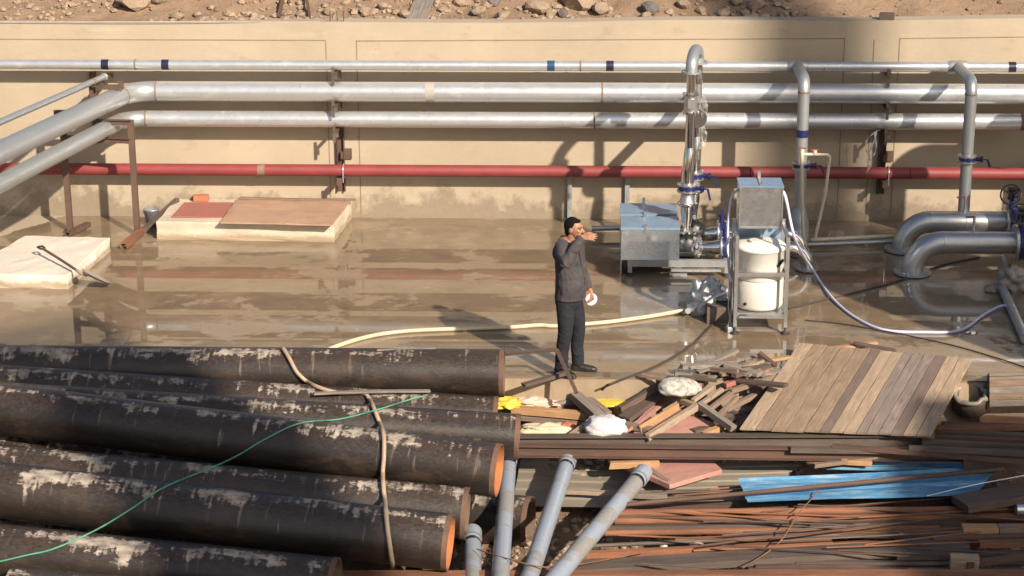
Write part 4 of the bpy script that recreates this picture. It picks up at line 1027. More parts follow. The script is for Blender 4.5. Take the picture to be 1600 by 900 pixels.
crumple('plastic_bag', G(1306, 370, .07), (.22, .18, .18), MAT['film'], 'clear crumpled bag behind the pale conduits at the foot of the wall', 'bag', 14, flat=.6)
# pit box under cable
box_rot('floor_drain_box', 'dark low box on the floor left of the dosing frame', 'box', G(1123, 500, 0), (.30, .3, .2), 0, MAT['rust_grey'])

# white strips hanging off the 8in pipe
xw = W(1365, 205, OFF-.12).x
root = thing('plastic_strip', 'white plastic strips tied and hanging from the lower galvanised pipe', 'strip', (xw, OFF-.12, z8-r8))
def ribbon(pts, wd, mat, parent):
    p = smooth_path(pts, 6); mb = MB()
    for i in range(len(p)-1):
        a, b_ = p[i], p[i+1]; w0 = Vector((wd*(.6+.4*math.sin(i)), wd*.3*math.cos(i*1.3), 0)); w1 = Vector((wd*(.6+.4*math.sin(i+1)), wd*.3*math.cos((i+1)*1.3), 0))
        mb.quad(a-w0, a+w0, b_+w1, b_-w1, True); e = Vector((0, .003, 0)); mb.quad(a-w0+e, b_-w1+e, b_+w1+e, a+w0+e, True)
    mb.build('ribbon', mat, parent, fixn=False)
yy_ = OFF-.14
ribbon([W(1375, 203, yy_), W(1369, 206, yy_), W(1366, 220, yy_-.02), W(1358, 240, yy_), W(1360, 255, yy_), W(1354, 271, yy_)], .018, MAT['cement_bag'], root)
ribbon([W(1370, 204, yy_), W(1355, 218, yy_), W(1354, 235, yy_-.02), W(1363, 244, yy_), W(1369, 232, yy_), W(1368, 212, yy_)], .013, MAT['cement_bag'], root)

# grey pipe and rags lower right, floor things
channel_obj('grey_pipe', 'dusty grey pipe lying on the wet floor at the right edge', 'pipe', G(1562, 441, .06), G(1602, 530, .06), .11, .11, MAT['galv_dull'], shape='R')
crumple('rag', W(1590, 440, G(1590, 455).y), (.42, .2, .34), MAT['corr'], 'grey dusty rag heaped beside the grey pipe at the right edge', 'rag', 31, amp=.6)
crumple('rag', G(1555, 452, .03), (.22, .2, .10), MAT['corr'], 'small grey rag flat on the floor left of the grey pipe', 'rag', 33, amp=.6, flat=.5)

# hoses and cables on the floor
line('cream_hose', 'cream hose lying across the wet floor behind the person', 'hose', [G(455, 572, .03), G(512, 546, .025), G(575, 526, .025), G(640, 517, .025), G(740, 513, .025), G(800, 511, .025), G(843, 508, .03), G(870, 509, .025), G(940, 504, .025), G(1010, 495, .025), G(1068, 485, .03)], .024, MAT['hose_yellow'], 12)
line('dark_cable', 'dark cable running over the slab edge up to the pumps', 'cable', [G(925, 630, -.4), G(944, 606, -.1), G(958, 598, .012), G(1020, 574, .012), G(1075, 543, .012), G(1110, 510, .012), G(1120, 496, .012)], .012, MAT['cable'], 8)
line('dark_cable', 'dark cable crossing the wet floor from the dosing frame to the floor elbows', 'cable', [G(1232, 482, .012), G(1290, 468, .012), G(1340, 456, .012), G(1400, 440, .012), G(1470, 415, .012), G(1530, 402, .012)], .011, MAT['cable'], 8)
line('dark_cable', 'dark cable lying across the wet floor below the lilac hose', 'cable', [G(1258, 500, .012), G(1330, 508, .012), G(1470, 535, .012), G(1560, 560, .012), G(1620, 580, .012)], .008, MAT['cable'], 8)
line('wall_cable', 'pale cable lying along the top of the retaining wall at the left', 'cable', [W(px, 34.5+.15*math.sin(px*.02), .02)+Vector((0, 0, .0)) for px in range(-40, 560, 60)], .009, MAT['cable_grey'], 6)

# angle frame by the person
A_, B_, C_ = G(790, 553, .35), None, None
A_ = W(788, 553, YE-.08); B_ = W(870, 546, YE-.14); C_ = W(901, 614, YE-.5)
root = thing('angle_iron_stand', 'thin rusty angle iron frame sticking up beside the feet of the person', 'steel frame', C_)
MB().beam(A_, B_, .035, .035, (0, 1, .3)).build('angle_bar', MAT['rust_grey'], root)
MB().beam(B_, C_, .035, .035, (0, 1, 0)).build('angle_bar', MAT['primer'], root)

# ------------------------------------------------------------------ black line pipes
def line_pipe(l, r_, z, dia, label, zr_=None, left_end=False, ext=1.0, orange=False, wallt=.014):
    """l, r_: pixel points of the centre line; z heights at both"""
    a = G(*l, z); b_ = G(*r_, z if zr_ is None else zr_)
    d = (b_-a).normalized()
    if not left_end: a = a-d*ext
    c = a; X = d; Y = Vector((0, 0, 1)).cross(X).normalized(); Z = X.cross(Y); M = Matrix((X, Y, Z)).transposed()
    L = (b_-a).length; R_ = dia/2; seg = 56
    root = bpy.data.objects.new('black_steel_pipe', None); col.objects.link(root); root.empty_display_size = .1
    root.matrix_world = Matrix.Translation(c) @ M.to_4x4(); tag(root, label, 'pipe', None)
    def part(name, mb, mat):
        me = bpy.data.meshes.new(name); me.from_pydata(mb.v, [], mb.f); me.polygons.foreach_set('use_smooth', mb.sm); me.materials.append(mat)
        o = bpy.data.objects.new(name, me); col.objects.link(o); o.parent = root; return o
    mb = MB(); n = 24
    rnd = random.Random(int(L*1000)); 
    mb.tube([(L*i/n, 0, 0) for i in range(n+1)], R_, seg, False); part('coating', mb, MAT['black_pipe'])
    mb = MB(); mb.tube([(L, 0, 0), (max(.1, L-2.0), 0, 0)], R_-wallt, seg, False); part('bore', mb, MAT['pipe_inside' if orange else 'bore_dark'])
    mb = MB()
    for xx, s in ((L, 1),):
        for k in range(seg):
            a0 = 2*math.pi*k/seg; a1 = 2*math.pi*(k+1)/seg; ro, ri = R_, R_-wallt
            P = lambda a, r: Vector((xx, r*math.cos(a), r*math.sin(a)))
            mb.quad(P(a0, ro), P(a1, ro), P(a1, ri), P(a0, ri))
        for k in range(seg):
            a0 = 2*math.pi*k/seg; a1 = 2*math.pi*(k+1)/seg
            P = lambda a, x_: Vector((x_, (R_+.0015)*math.cos(a), (R_+.0015)*math.sin(a)))
            mb.quad(P(a0, xx), P(a1, xx), P(a1, xx-s*.05), P(a0, xx-s*.05), True)
    part('bevelled_end', mb, MAT['pipe_edge'])
    return a, b_, R_
D = .508
PIPES = []
def LP(*a, **k): PIPES.append(line_pipe(*a, **k))
LP((0, 576), (788, 583), .18, D, 'straight black pipe lying farthest back along the slab edge')
LP((0, 605), (777, 655), .17, .47, 'black pipe second from the back, ending under the farthest one', -.18)
LP((0, 633), (812, 683), .16, .47, 'black pipe third from the back, its open end farthest right', -.14)
LP((0, 639), (780, 735), .32, .51, 'thick splashed black pipe on top of the stack, rusty open end behind grey pipes', 0.0, orange=True)
LP((575, 700), (748, 712), -.05, .33, 'short dark black pipe ending just behind the thick splashed pipe', -.05, left_end=True)
LP((0, 709), (620, 779), -.20, .46, 'shaded black pipe showing as a strip between two thick splashed pipes', -.47)
LP((0, 735), (731, 803), .0, .50, 'black pipe in the middle of the stack showing a whole round open end', -.32)
LP((0, 766), (704, 848), .02, .52, 'heavily stained black pipe with an orange rusty open end at the bottom', -.30, orange=True)
LP((0, 862), (526, 915), -.32, .50, 'nearest large black pipe, its cut end at the lower middle', -.50)
LP((0, 842), (347, 874), -.58, .44, 'brownish pipe peeping out between the two nearest large pipes', -.72)
LP((18, 924), (420, 962), -.42, .44, 'black pipe at the bottom edge, cut off by the frame', -.50, left_end=True)
LP((690, 803), (829, 815), -.74, .5, 'dark lower pipe ending behind the grey pipes', -.74, left_end=True)
for i in range(len(PIPES)):
    for k in range(i+1, len(PIPES)):
        a, b_, r = PIPES[i]; c, d, s = PIPES[k]
        # closest distance sampled in plan
        best = 9
        for t in range(0, 41):
            p = a.lerp(b_, t/40); u = max(0, min(1, (p-c).dot(d-c)/(d-c).length_squared)); q_ = (p-(c+(d-c)*u)).length; tb = t if q_ < best else (tb if t else 0); best = min(best, q_)
        if best < r+s-.005: print('PIPE CLASH', i, k, 't', tb, round(best, 3), round(r+s, 3))
# timber bearers under the stack
for k, x in enumerate((-5.4, -3.4, -1.7)):
    board((x, YE-.25, -.92), (x+.3, YE-4.4, -.92), .2, .16, MAT['wood_c'], ['hidden timber bearer under the left of the pipe stack', 'hidden timber bearer under the middle of the pipe stack', 'hidden timber bearer under the right ends of the pipe stack'][k], 'bearer', name='timber_bearer')
# hoses over the pipes: they follow the surface they lie on
def drape(name, label, cat, px_pts, r, mat, sm=5):
    bpy.context.view_layer.update(); dg = bpy.context.evaluated_depsgraph_get()
    P2 = smooth_path([(a, b, 0) for a, b in px_pts], 14); ds = []; rs = []
    for p in P2:
        d = ray(p.x, p.y); ok, loc, nrm, *_ = scene.ray_cast(dg, CAM, d); t = (loc-CAM).length if ok else (ds[-1] if ds else 22)
        ds.append(t-r*1.6); rs.append(d)
    n = len(ds); mn = [min(ds[max(0, i-2):i+3]) for i in range(n)]
    for _ in range(sm): mn = [mn[0]]+[min(ds[i], (mn[i-1]+2*mn[i]+mn[i+1])/4) for i in range(1, n-1)]+[mn[-1]]
    pts = [CAM+rs[i]*mn[i] for i in range(n)]
    mb = MB(); mb.tube(pts, r, 10); o = mb.build(name, mat, origin=pts[0]); tag(o, label, cat); return o
drape('tan_hose', 'tan hose draped over the black pipes, dropping out at the bottom of the picture', 'hose',
      [(443, 545), (452, 560), (466, 584), (490, 602), (530, 614), (566, 614), (578, 625), (589, 650), (599, 678), (600, 710), (598, 745), (602, 790), (606, 830), (613, 880), (617, 915)], .022, MAT['hose_tan'])
drape('green_cord', 'thin green cord running diagonally over the black pipes', 'cord',
      [(-20, 882), (40, 868), (85, 857), (150, 828), (205, 795), (255, 762), (320, 735), (365, 715), (420, 683), (470, 661), (530, 655), (590, 640), (648, 622), (664, 619)], .0085, MAT['cord_green'])
board(G(395, 605, .12), G(452, 603, .12), .03, .03, MAT['wood_a'], 'thin pale stick lying behind the thick pipes near the tan hose')
board(G(490, 615, .18), G(672, 611, .15), .06, .02, MAT['wood_g'], 'long grey strip of timber wedged between the two rear black pipes')
board(G(590, 547, .43), G(680, 544, .43), .05, .01, MAT['corr'], 'pale metal strip lying on the farthest black pipe')
board(G(-20, 726, .10), G(84, 734, .10), .05, .03, MAT['wood_o'], 'pink-brown stick lying on the middle pipes at the left edge')

# ------------------------------------------------------------------ grey pvc pipes
def pvc(a, b_, dia, label):
    root = thing('grey_plastic_pipe', label, 'pipe', b_); a = Vector(a); b_ = Vector(b_); d = (b_-a).normalized()
    r = dia/2
    MB().tube([a, b_-d*.22], r, 32, False).build('pipe_barrel', MAT['pvc_grey'], root)
    MB().tube([b_-d*.24, b_-d*.21, b_], [r, r+.008, r+.008], 32, False).build('socket', MAT['pvc_grey'], root)
    MB().tube([b_-d*.21, b_-d*.18], r+.013, 32, False).build('ring', MAT['frame_grey'], root)
    MB().tube([b_, b_-d*.3], r, 32, False).build('bore', MAT['black'], root)
    m_ = MB(); u = d.cross(Vector((0, 0, 1))).normalized(); v = u.cross(d)
    for k in range(32):
        a0, a1 = 2*math.pi*k/32, 2*math.pi*(k+1)/32; f = lambda q, rr: b_+(u*math.cos(q)+v*math.sin(q))*rr
        m_.quad(f(a0, r+.008), f(a1, r+.008), f(a1, r), f(a0, r))
    m_.build('socket_rim', MAT['pvc_grey'], root)
pvc(G(776, 985, -.55), G(795, 709, -.42), .165, 'grey plastic pipe standing nearly upright in the picture, nearest the black pipe ends')
pvc(G(800, 985, -.55), G(889, 714, -.45), .165, 'middle grey plastic pipe of the three long ones')
pvc(G(800, 985, -.5), G(1006, 738, -.48), .17, 'grey plastic pipe slanting farthest to the right')
pvc(G(738, 985, -.62), G(738, 832, -.60), .17, 'short grey plastic pipe end beside the orange pipe mouth')

# ------------------------------------------------------------------ long steel at the front right
def steel(a, b_, wd, th, mat, shape, label, cat='steel bar', name=None, group=None, roll=0):
    n_ = name or {'H': 'steel_beam', 'C': 'steel_channel', 'L': 'angle_bar', 'O': 'rusty_pipe', 'R': 'steel_rod'}[shape]
    return channel_obj(n_, label, cat, G(*a), G(*b_), wd, th, MAT[mat], group, roll, shape)
steel((762, 690, -.30), (1452, 688, -.30), .12, .13, 'rust_grey', 'H', 'long dark steel beam, upper of the two lying across the scrap wood')
steel((750, 703, -.33), (1600, 712, -.33), .10, .12, 'rust', 'H', 'long brown steel beam, lower of the two lying across the scrap wood')
steel((1235, 702, -.27), (1400, 704, -.27), .08, .05, 'wood_c' if False else 'rust_grey', 'C', 'short dark channel lying along the lower long beam')
fan = [((1425, 669, -.28), (1660, 668, -.28), .06, .05, 'rust_bright', 'L'), ((1455, 676, -.30), (1660, 684, -.30), .07, .06, 'rust_grey', 'C'), ((1460, 683, -.28), (1660, 693, -.28), .05, .05, 'rust', 'L'),
       ((1440, 691, -.27), (1660, 701, -.27), .07, .05, 'rust_grey', 'C'), ((1300, 697, -.24), (1600, 722, -.28), .05, .04, 'rust', 'L'), ((1420, 700, -.22), (1660, 712, -.25), .05, .05, 'rust_grey', 'L')]
labs = ['orange rusty angle just below the crate boards at the right edge', 'dark channel right of the timber panel, second bar below the crate boards', 'thin brown angle right of the timber panel, third bar down', 'grey-brown channel starting at the lower corner of the timber panel', 'thin brown angle slanting down above the blue sheet', 'dark narrow angle just above the blue sheet at the right edge']
for f_, l_ in zip(fan, labs): steel(*f_, l_)
rows = [((958, 790, -.50), (1568, 733, -.34), .045, .045, 'rust', 'R', 'thin rusty rod lying slantwise over the blue sheet'),
        ((968, 802, -.62), (1640, 795, -.62), .075, .075, 'rust_bright', 'O', 'orange rusty pipe just below the blue sheet'),
        ((960, 814, -.64), (1640, 806, -.64), .075, .075, 'rust_bright', 'O', 'orange rusty pipe, second below the blue sheet'),
        ((960, 793, -.66), (1500, 783, -.66), .09, .05, 'rust', 'C', 'brown channel touching the lower edge of the blue sheet'),
        ((930, 826, -.68), (1510, 817, -.68), .05, .05, 'rust_grey', 'L', 'grey-brown angle below the two orange pipes'),
        ((945, 833, -.70), (1468, 825, -.70), .06, .06, 'rust_bright', 'O', 'orange rusty pipe above the strip of gravel'),
        ((925, 853, -.72), (1470, 828, -.70), .04, .04, 'rust_grey', 'R', 'thin grey rod lying slantwise across the strip of gravel'),
        ((915, 867, -.72), (1300, 849, -.72), .06, .06, 'rust_bright', 'L', 'orange rusty angle along the lower side of the gravel strip'),
        ((880, 890, -.70), (1510, 851, -.66), .22, .07, 'rust_grey', 'C', 'wide brown channel across the lower right of the picture'),
        ((1457, 842, -.62), (1660, 838, -.62), .07, .07, 'rust', 'R', 'thick rusty rod starting right of the pale stones'),
        ((1180, 887, -.72), (1480, 880, -.72), .05, .05, 'rust', 'L', 'thin brown angle below the wide channel'),
        ((1170, 893, -.74), (1660, 893, -.72), .07, .05, 'rust_grey', 'C', 'dark channel second from the bottom edge at the right'),
        ((500, 905, -.62), (1680, 903, -.58), .12, .12, 'rust_bright', 'H', 'rusty beam along the bottom edge of the picture'),
        ((1400, 868, -.66), (1660, 866, -.66), .10, .05, 'rust_grey', 'C', 'dark flat channel right of the wide brown channel'),
        ((1530, 850, -.60), (1660, 848, -.58), .09, .05, 'rust_bright', 'C', 'short orange channel at the right edge above the dark ones'),
        ((1510, 882, -.62), (1660, 862, -.60), .06, .06, 'rust', 'L', 'brown angle slanting up towards the lower right corner'),
        ((1560, 797, -.56), (1660, 796, -.56), .10, .10, 'galv', 'O', 'bright pipe end at the right edge below the blue sheet') if False else None]
for r_ in rows:
    if r_: steel(r_[0], r_[1], r_[2], r_[3], r_[4], r_[5], r_[6])
steel((1588, 796, -.55), (1660, 796, -.55), .11, .11, 'galv', 'O', 'bright steel pipe end at the right edge beside the rusty pipes')
random.seed(11)
for k in range(34):
    py = random.uniform(772, 897); x0 = random.uniform(960, 1350); x1_ = x0+random.uniform(250, 600); sl = random.uniform(-.07, .02)
    steel((x0, py, -.80+.09*(k % 2)), (x1_, py+sl*(x1_-x0), -.80+.09*(k % 2)), random.uniform(.025, .06), random.uniform(.03, .05), random.choice(['rust', 'rust_bright', 'rust_grey']), random.choice('RLC'), 'rusty bar low in the heap of steel at the lower right, mostly covered', group='covered rusty bars')
random.seed(44)
for k in range(26):
    py = random.uniform(765, 892); x0 = random.uniform(930, 1420); Lr = random.uniform(120, 420); sl = random.choice([-.10, -.05, -.03, .03, .06])+random.uniform(-.03, .03)
    steel((x0, py, -.60), (x0+Lr, py+sl*Lr, -.57), .018, .018, random.choice(['rust', 'rust_bright', 'rust_grey']), 'R', 'thin rusty rod strewn crosswise on the heap of steel at the lower right', group='thin rods on the steel heap')
box_rot('timber_block', 'orange-brown timber block right of the gravel strip', 'block', G(1530, 838, -.66), (.34, .12, .11), 2, MAT['wood_o'])
box_rot('timber_block', 'brown timber block at the right edge beside the orange-brown one', 'block', G(1588, 838, -.66), (.36, .12, .11), 3, MAT['wood_b'])
box_rot('steel_offcut', 'pale cut beam end standing among the bars near the lower right corner', 'steel offcut', G(1506, 888, -.68), (.26, .1, .13), -4, MAT['wood_a'])
for i, (px, py, s, mt, lb) in enumerate([(1404, 843, .19, 'rock', 'pointed pale stone lying between the rusty bars'), (1427, 846, .13, 'brick', 'small reddish stone right of the pointed pale stone'), (1436, 845, .12, 'stone_white', 'small white stone beside the reddish one'),
      (1344, 822, .12, 'rock', 'small flat pale stone below the orange pipes'), (1496, 899, .14, 'stone_white', 'whitish stone at the bottom edge near the cut beam end'), (1087, 858, .15, 'rock', 'tan stone in the gravel strip, right one of two'), (1037, 858, .10, 'stone_white', 'pale square stone in the gravel strip, left one of two'),
      (815, 695, .18, 'foam', 'pale lump under the long beams right of the black pipe ends')]):
    me = rock_mesh('stone', 300+i, MAT[mt]); o = put_rock(me, G(px, py, -.80), s, lb, None, 'stone', 'stone')
# bridge steel resting supports
# grey corrugated sheets and blue sheet
def corr_sheet(name, label, quad, mat, ribs=8, amp=.018, cat='metal sheet', nx=20):
    q = [Vector(p) for p in quad]; org = (q[0]+q[1]+q[2]+q[3])/4; X = (q[1]-q[0]).normalized(); N = (q[1]-q[0]).cross(q[3]-q[0]).normalized()
    if N.z < 0: N = -N
    Y = N.cross(X); M = Matrix((X, Y, N)).transposed(); Mi = M.inverted(); mb = MB(); ny = ribs*8
    T = []
    for k in range(ny+1):
        v = k/ny; ph = (v*ribs) % 1; hgt = amp*(1 if ph < .25 else (1-(ph-.25)/.08 if ph < .33 else (0 if ph < .9 else (ph-.9)/.1))); row = []
        for i in range(nx+1):
            u = i/nx; p = (q[0]*(1-u)+q[1]*u)*(1-v)+(q[3]*(1-u)+q[2]*u)*v; l = Mi @ (p-org); l.z += hgt+.012*noise.noise(Vector((u*3, v*2, org.y))); row.append(l)
        T.append(row)
    e = Vector((0, 0, -.003))
    for k in range(ny):
        for i in range(nx):
            mb.quad(T[k][i], T[k][i+1], T[k+1][i+1], T[k+1][i], False); mb.quad(T[k][i]+e, T[k+1][i]+e, T[k+1][i+1]+e, T[k][i+1]+e, False)
    o = mb.build(name, mat, origin=(0, 0, 0), fixn=False); o.matrix_world = Matrix.Translation(org) @ M.to_4x4(); tag(o, label, cat); return o
corr_sheet('metal_sheet', 'weathered grey ribbed metal sheet under the grey plastic pipes', [G(800, 792, -.74), G(1010, 795, -.74), G(1020, 716, -.66), G(815, 712, -.66)], MAT['corr'], 6, .010)
corr_sheet('metal_sheet', 'weathered grey ribbed metal sheet between the pink board and the blue sheet', [G(960, 788, -.70), G(1190, 782, -.70), G(1260, 718, -.62), G(990, 722, -.62)], MAT['corr'], 6, .010)
bs = [G(1168, 787, -.52), G(1520, 776, -.50), G(1562, 731, -.46), G(1154, 750, -.48)]
corr_sheet('blue_sheet', 'large blue painted metal sheet lying under the long beams', bs, MAT['blue_sheet'], 2, .02, 'metal sheet')
corr_sheet('blue_sheet', 'narrow tip of blue sheet beyond the upper edge of the large blue one', [G(1290, 735, -.50), G(1540, 738, -.49), G(1490, 717, -.46), G(1400, 719, -.46)], MAT['blue_sheet'], 1, .01, 'metal sheet')
corr_sheet('blue_sheet', 'small blue scrap showing between the rusty pipes', [G(1185, 826, -.76), G(1300, 824, -.76), G(1320, 815, -.76), G(1190, 818, -.76)], MAT['blue_sheet'], 1, .01, 'metal sheet')
board(G(965, 772, -.62), G(1043, 776, -.62), .07, .05, MAT['wood_g'], 'grey batten on the ribbed sheet right of the slanting grey pipe')
board(G(880, 768, -.64), G(966, 772, -.62), .06, .04, MAT['wood_a'], 'pale batten on the ribbed sheet left of the slanting grey pipe')
# pink board
P_ = GQ([(1046, 757), (1128, 733), (1098, 707), (950, 716)], -.48)
sheet('plywood_board', 'pink faded plywood board with a pointed corner below the long beams', 'board', P_, .05, MAT['plywood_pink'])
board(G(952, 727, -.46), G(1030, 724, -.45), .06, .07, MAT['wood_o'], 'orange-cut batten along the left side of the pink pointed board')
board(G(1014, 738, -.50), G(1046, 758, -.52), .05, .09, MAT['wood_b'], 'short brown batten under the left corner of the pink board')
board(G(1262, 717, -.42), G(1362, 722, -.40), .12, .05, MAT['wood_o'], 'light sawn plank end showing below the long beams above the blue sheet')
board(G(1272, 728, -.43), G(1370, 716, -.38), .05, .04, MAT['wood_b'], 'narrow brown batten over the light plank above the blue sheet')

# ------------------------------------------------------------------ timber panel
BL, TL, TR, BR = G(1156, 672, -.20), G(1248, 539, .12), G(1519, 562, .12), G(1455, 684, -.20)
root = thing('plank_platform', 'large weathered plank panel leaning over the scrap towards the wet floor', 'timber panel', (BL+BR)/2)
ed = [0, .085, .165, .245, .335, .42, .475, .545, .61, .66, .725, .79, .855, .925, 1.0]
MAT['plank_p'] = wood('pale_plank', (.43, .325, .225), (.25, .175, .115)); MAT['plank_m'] = wood('mid_plank', (.33, .235, .16), (.18, .122, .08)); MAT['plank_g'] = wood('grey_plank', (.28, .22, .185), (.14, .11, .095)); MAT['plank_d'] = wood('dark_plank', (.20, .145, .12), (.12, .085, .07))
mats_ = ['plank_p', 'plank_m', 'plank_m', 'plank_m', 'plank_m', 'plank_d', 'plank_p', 'plank_p', 'plank_g', 'plank_g', 'plank_g', 'plank_d', 'plank_p', 'plank_p']
rnd = random.Random(5)
for i in range(14):
    g_ = .0016; q4 = [BL.lerp(BR, ed[i]+g_), BL.lerp(BR, ed[i+1]-g_), TL.lerp(TR, ed[i+1]-g_), TL.lerp(TR, ed[i]+g_)]
    X = ((q4[3]+q4[2])-(q4[0]+q4[1])).normalized(); N = (BR-BL).cross(TL-BL).normalized(); Y = N.cross(X); M = Matrix((X, Y, N)).transposed(); Mi = M.inverted()
    e0, e1 = rnd.uniform(-.004, .008), rnd.uniform(-.006, .012); c = sum(q4, Vector())/4
    q4 = [q4[0]-X*e0, q4[1]-X*e0, q4[2]+X*e1, q4[3]+X*e1]; L4 = [Mi @ (p-c) for p in q4]; bm = bmesh.new(); nS = 7; ph = rnd.random()*9
    rings_ = []
    for k in range(nS+1):
        t = k/nS; a = L4[0].lerp(L4[3], t); b_ = L4[1].lerp(L4[2], t); wob = .003*math.sin(t*5+ph); wy = Vector((0, rnd.uniform(-.002, .002), wob)); th_ = Vector((0, 0, .026)); ins = (b_-a).normalized()*.003
        rings_.append([bm.verts.new(p) for p in (a+wy, b_+wy, b_+wy+th_-Vector((0, 0, .004)), b_+wy+th_-ins, a+wy+th_+ins, a+wy+th_-Vector((0, 0, .004)))])
    for k in range(nS):
        for j_ in range(6): bm.faces.new((rings_[k][j_], rings_[k][(j_+1) % 6], rings_[k+1][(j_+1) % 6], rings_[k+1][j_]))
    bm.faces.new(rings_[0]); bm.faces.new(rings_[-1][::-1]); bmesh.ops.recalc_face_normals(bm, faces=bm.faces)
    me = bpy.data.meshes.new('plank'); bm.to_mesh(me); bm.free(); me.materials.append(MAT[mats_[i]])
    o = bpy.data.objects.new('plank', me); col.objects.link(o); o.parent = root
    o.matrix_local = Matrix.Translation(-parent_loc(root)) @ Matrix.Translation(c+N*(.0 if mats_[i] != 'wood_c' else .006)) @ M.to_4x4()
N = (BR-BL).cross(TL-BL).normalized()
for v in (.08, .9):
    a = BL.lerp(TL, v)-N*.034; b_ = BR.lerp(TR, v)-N*.034
    MB().beam(a, b_, .09, .06, N).build('batten', MAT['wood_b'], root)
for px, py in ((1176, 659), (1254, 549)):
    t = 0
# things beyond panel at the right
def B(a, b_, wd, th, mat, label, **k): return board(G(*a), G(*b_), wd, th, MAT[mat], label, **k)
B((1297, 545, .05), (1370, 535, .06), .07, .03, 'wood_o', 'fresh cut batten poking out behind the top of the timber panel')
B((1335, 536, .10), (1400, 548, .04), .05, .03, 'wood_c', 'dark stick poking out behind the top of the timber panel')
root = thing('timber_crate', 'brown board crate cut off by the right edge of the picture', 'crate', G(1590, 640, -.2))
for k in range(5):
    a = W(1546, 588+k*10.5, YE-.25); b_ = W(1640, 586+k*10.5, YE-.25); MB().beam(a, b_, .02, .072, (0, 0, 1)).build('board', MAT['wood_b' if k % 2 else 'wood_g'], root)
MB().beam(W(1548, 585, YE-.22), W(1549, 636, YE-.22), .05, .05, (0, 1, 0)).build('corner_post', MAT['wood_c'], root)
sheet('crate_lid', None, None, [W(1546, 585, YE-.27), W(1640, 583, YE-.27), W(1640, 583, YE+.2), W(1546, 585, YE+.2)], .02, MAT['wood_b']); bpy.data.objects['crate_lid'].name = 'wide_plank'
tag(bpy.data.objects['wide_plank'], 'brown wide plank lying level on the crate at the right edge', 'board')
# dark pot with white rim
c = G(1517, 645, -.35); root = thing('pot', 'dark round pot with a broken white plaster rim beside the timber panel', 'pot', c)
ax = Vector((-.15, -.35, 1)).normalized()
MB().lathe(c, ax, [(0, .001), (0, .10), (.06, .17), (.22, .18), (.26, .16), (.24, .145), (.05, .12), (.04, .001)], 28).build('pot_body', MAT['rust_grey'], root)
rim = MB(); pts = []
u = ax.cross(Vector((0, 1, 0))).normalized(); v = ax.cross(u)
for k in range(20):
    a = 2*math.pi*k/20; pts.append(c+ax*(.26+.012*math.sin(k*2.1))+(u*math.cos(a)+v*math.sin(a))*(.165+.012*math.sin(k*3.3)))
rim.tube(pts, [.02+.012*abs(math.sin(k*1.7)) for k in range(20)], 8, closed=True); rim.build('rim', MAT['corr'], root)
B((1530, 655, -.36), (1640, 660, -.36), .22, .03, 'wood_o', 'bright sawn board below the crate at the right edge')
B((1470, 665, -.33), (1640, 671, -.33), .10, .06, 'wood_c', 'dark beam below the bright sawn board at the right edge')
B((1493, 640, -.3), (1500, 600, -.1), .08, .05, 'wood_c', 'dark post stub between the timber panel and the pot')
B((1500, 600, -.08), (1548, 598, -.08), .08, .05, 'wood_c', 'dark batten bridging from the panel to the crate')
B((1504, 722, -.36), (1640, 728, -.36), .16, .10, 'wood_c', 'dark wide timber lying over the right end of the blue sheet')
B((1500, 788, -.50), (1640, 762, -.46), .30, .08, 'wood_c', 'very dark wide board at the right edge below the blue sheet')

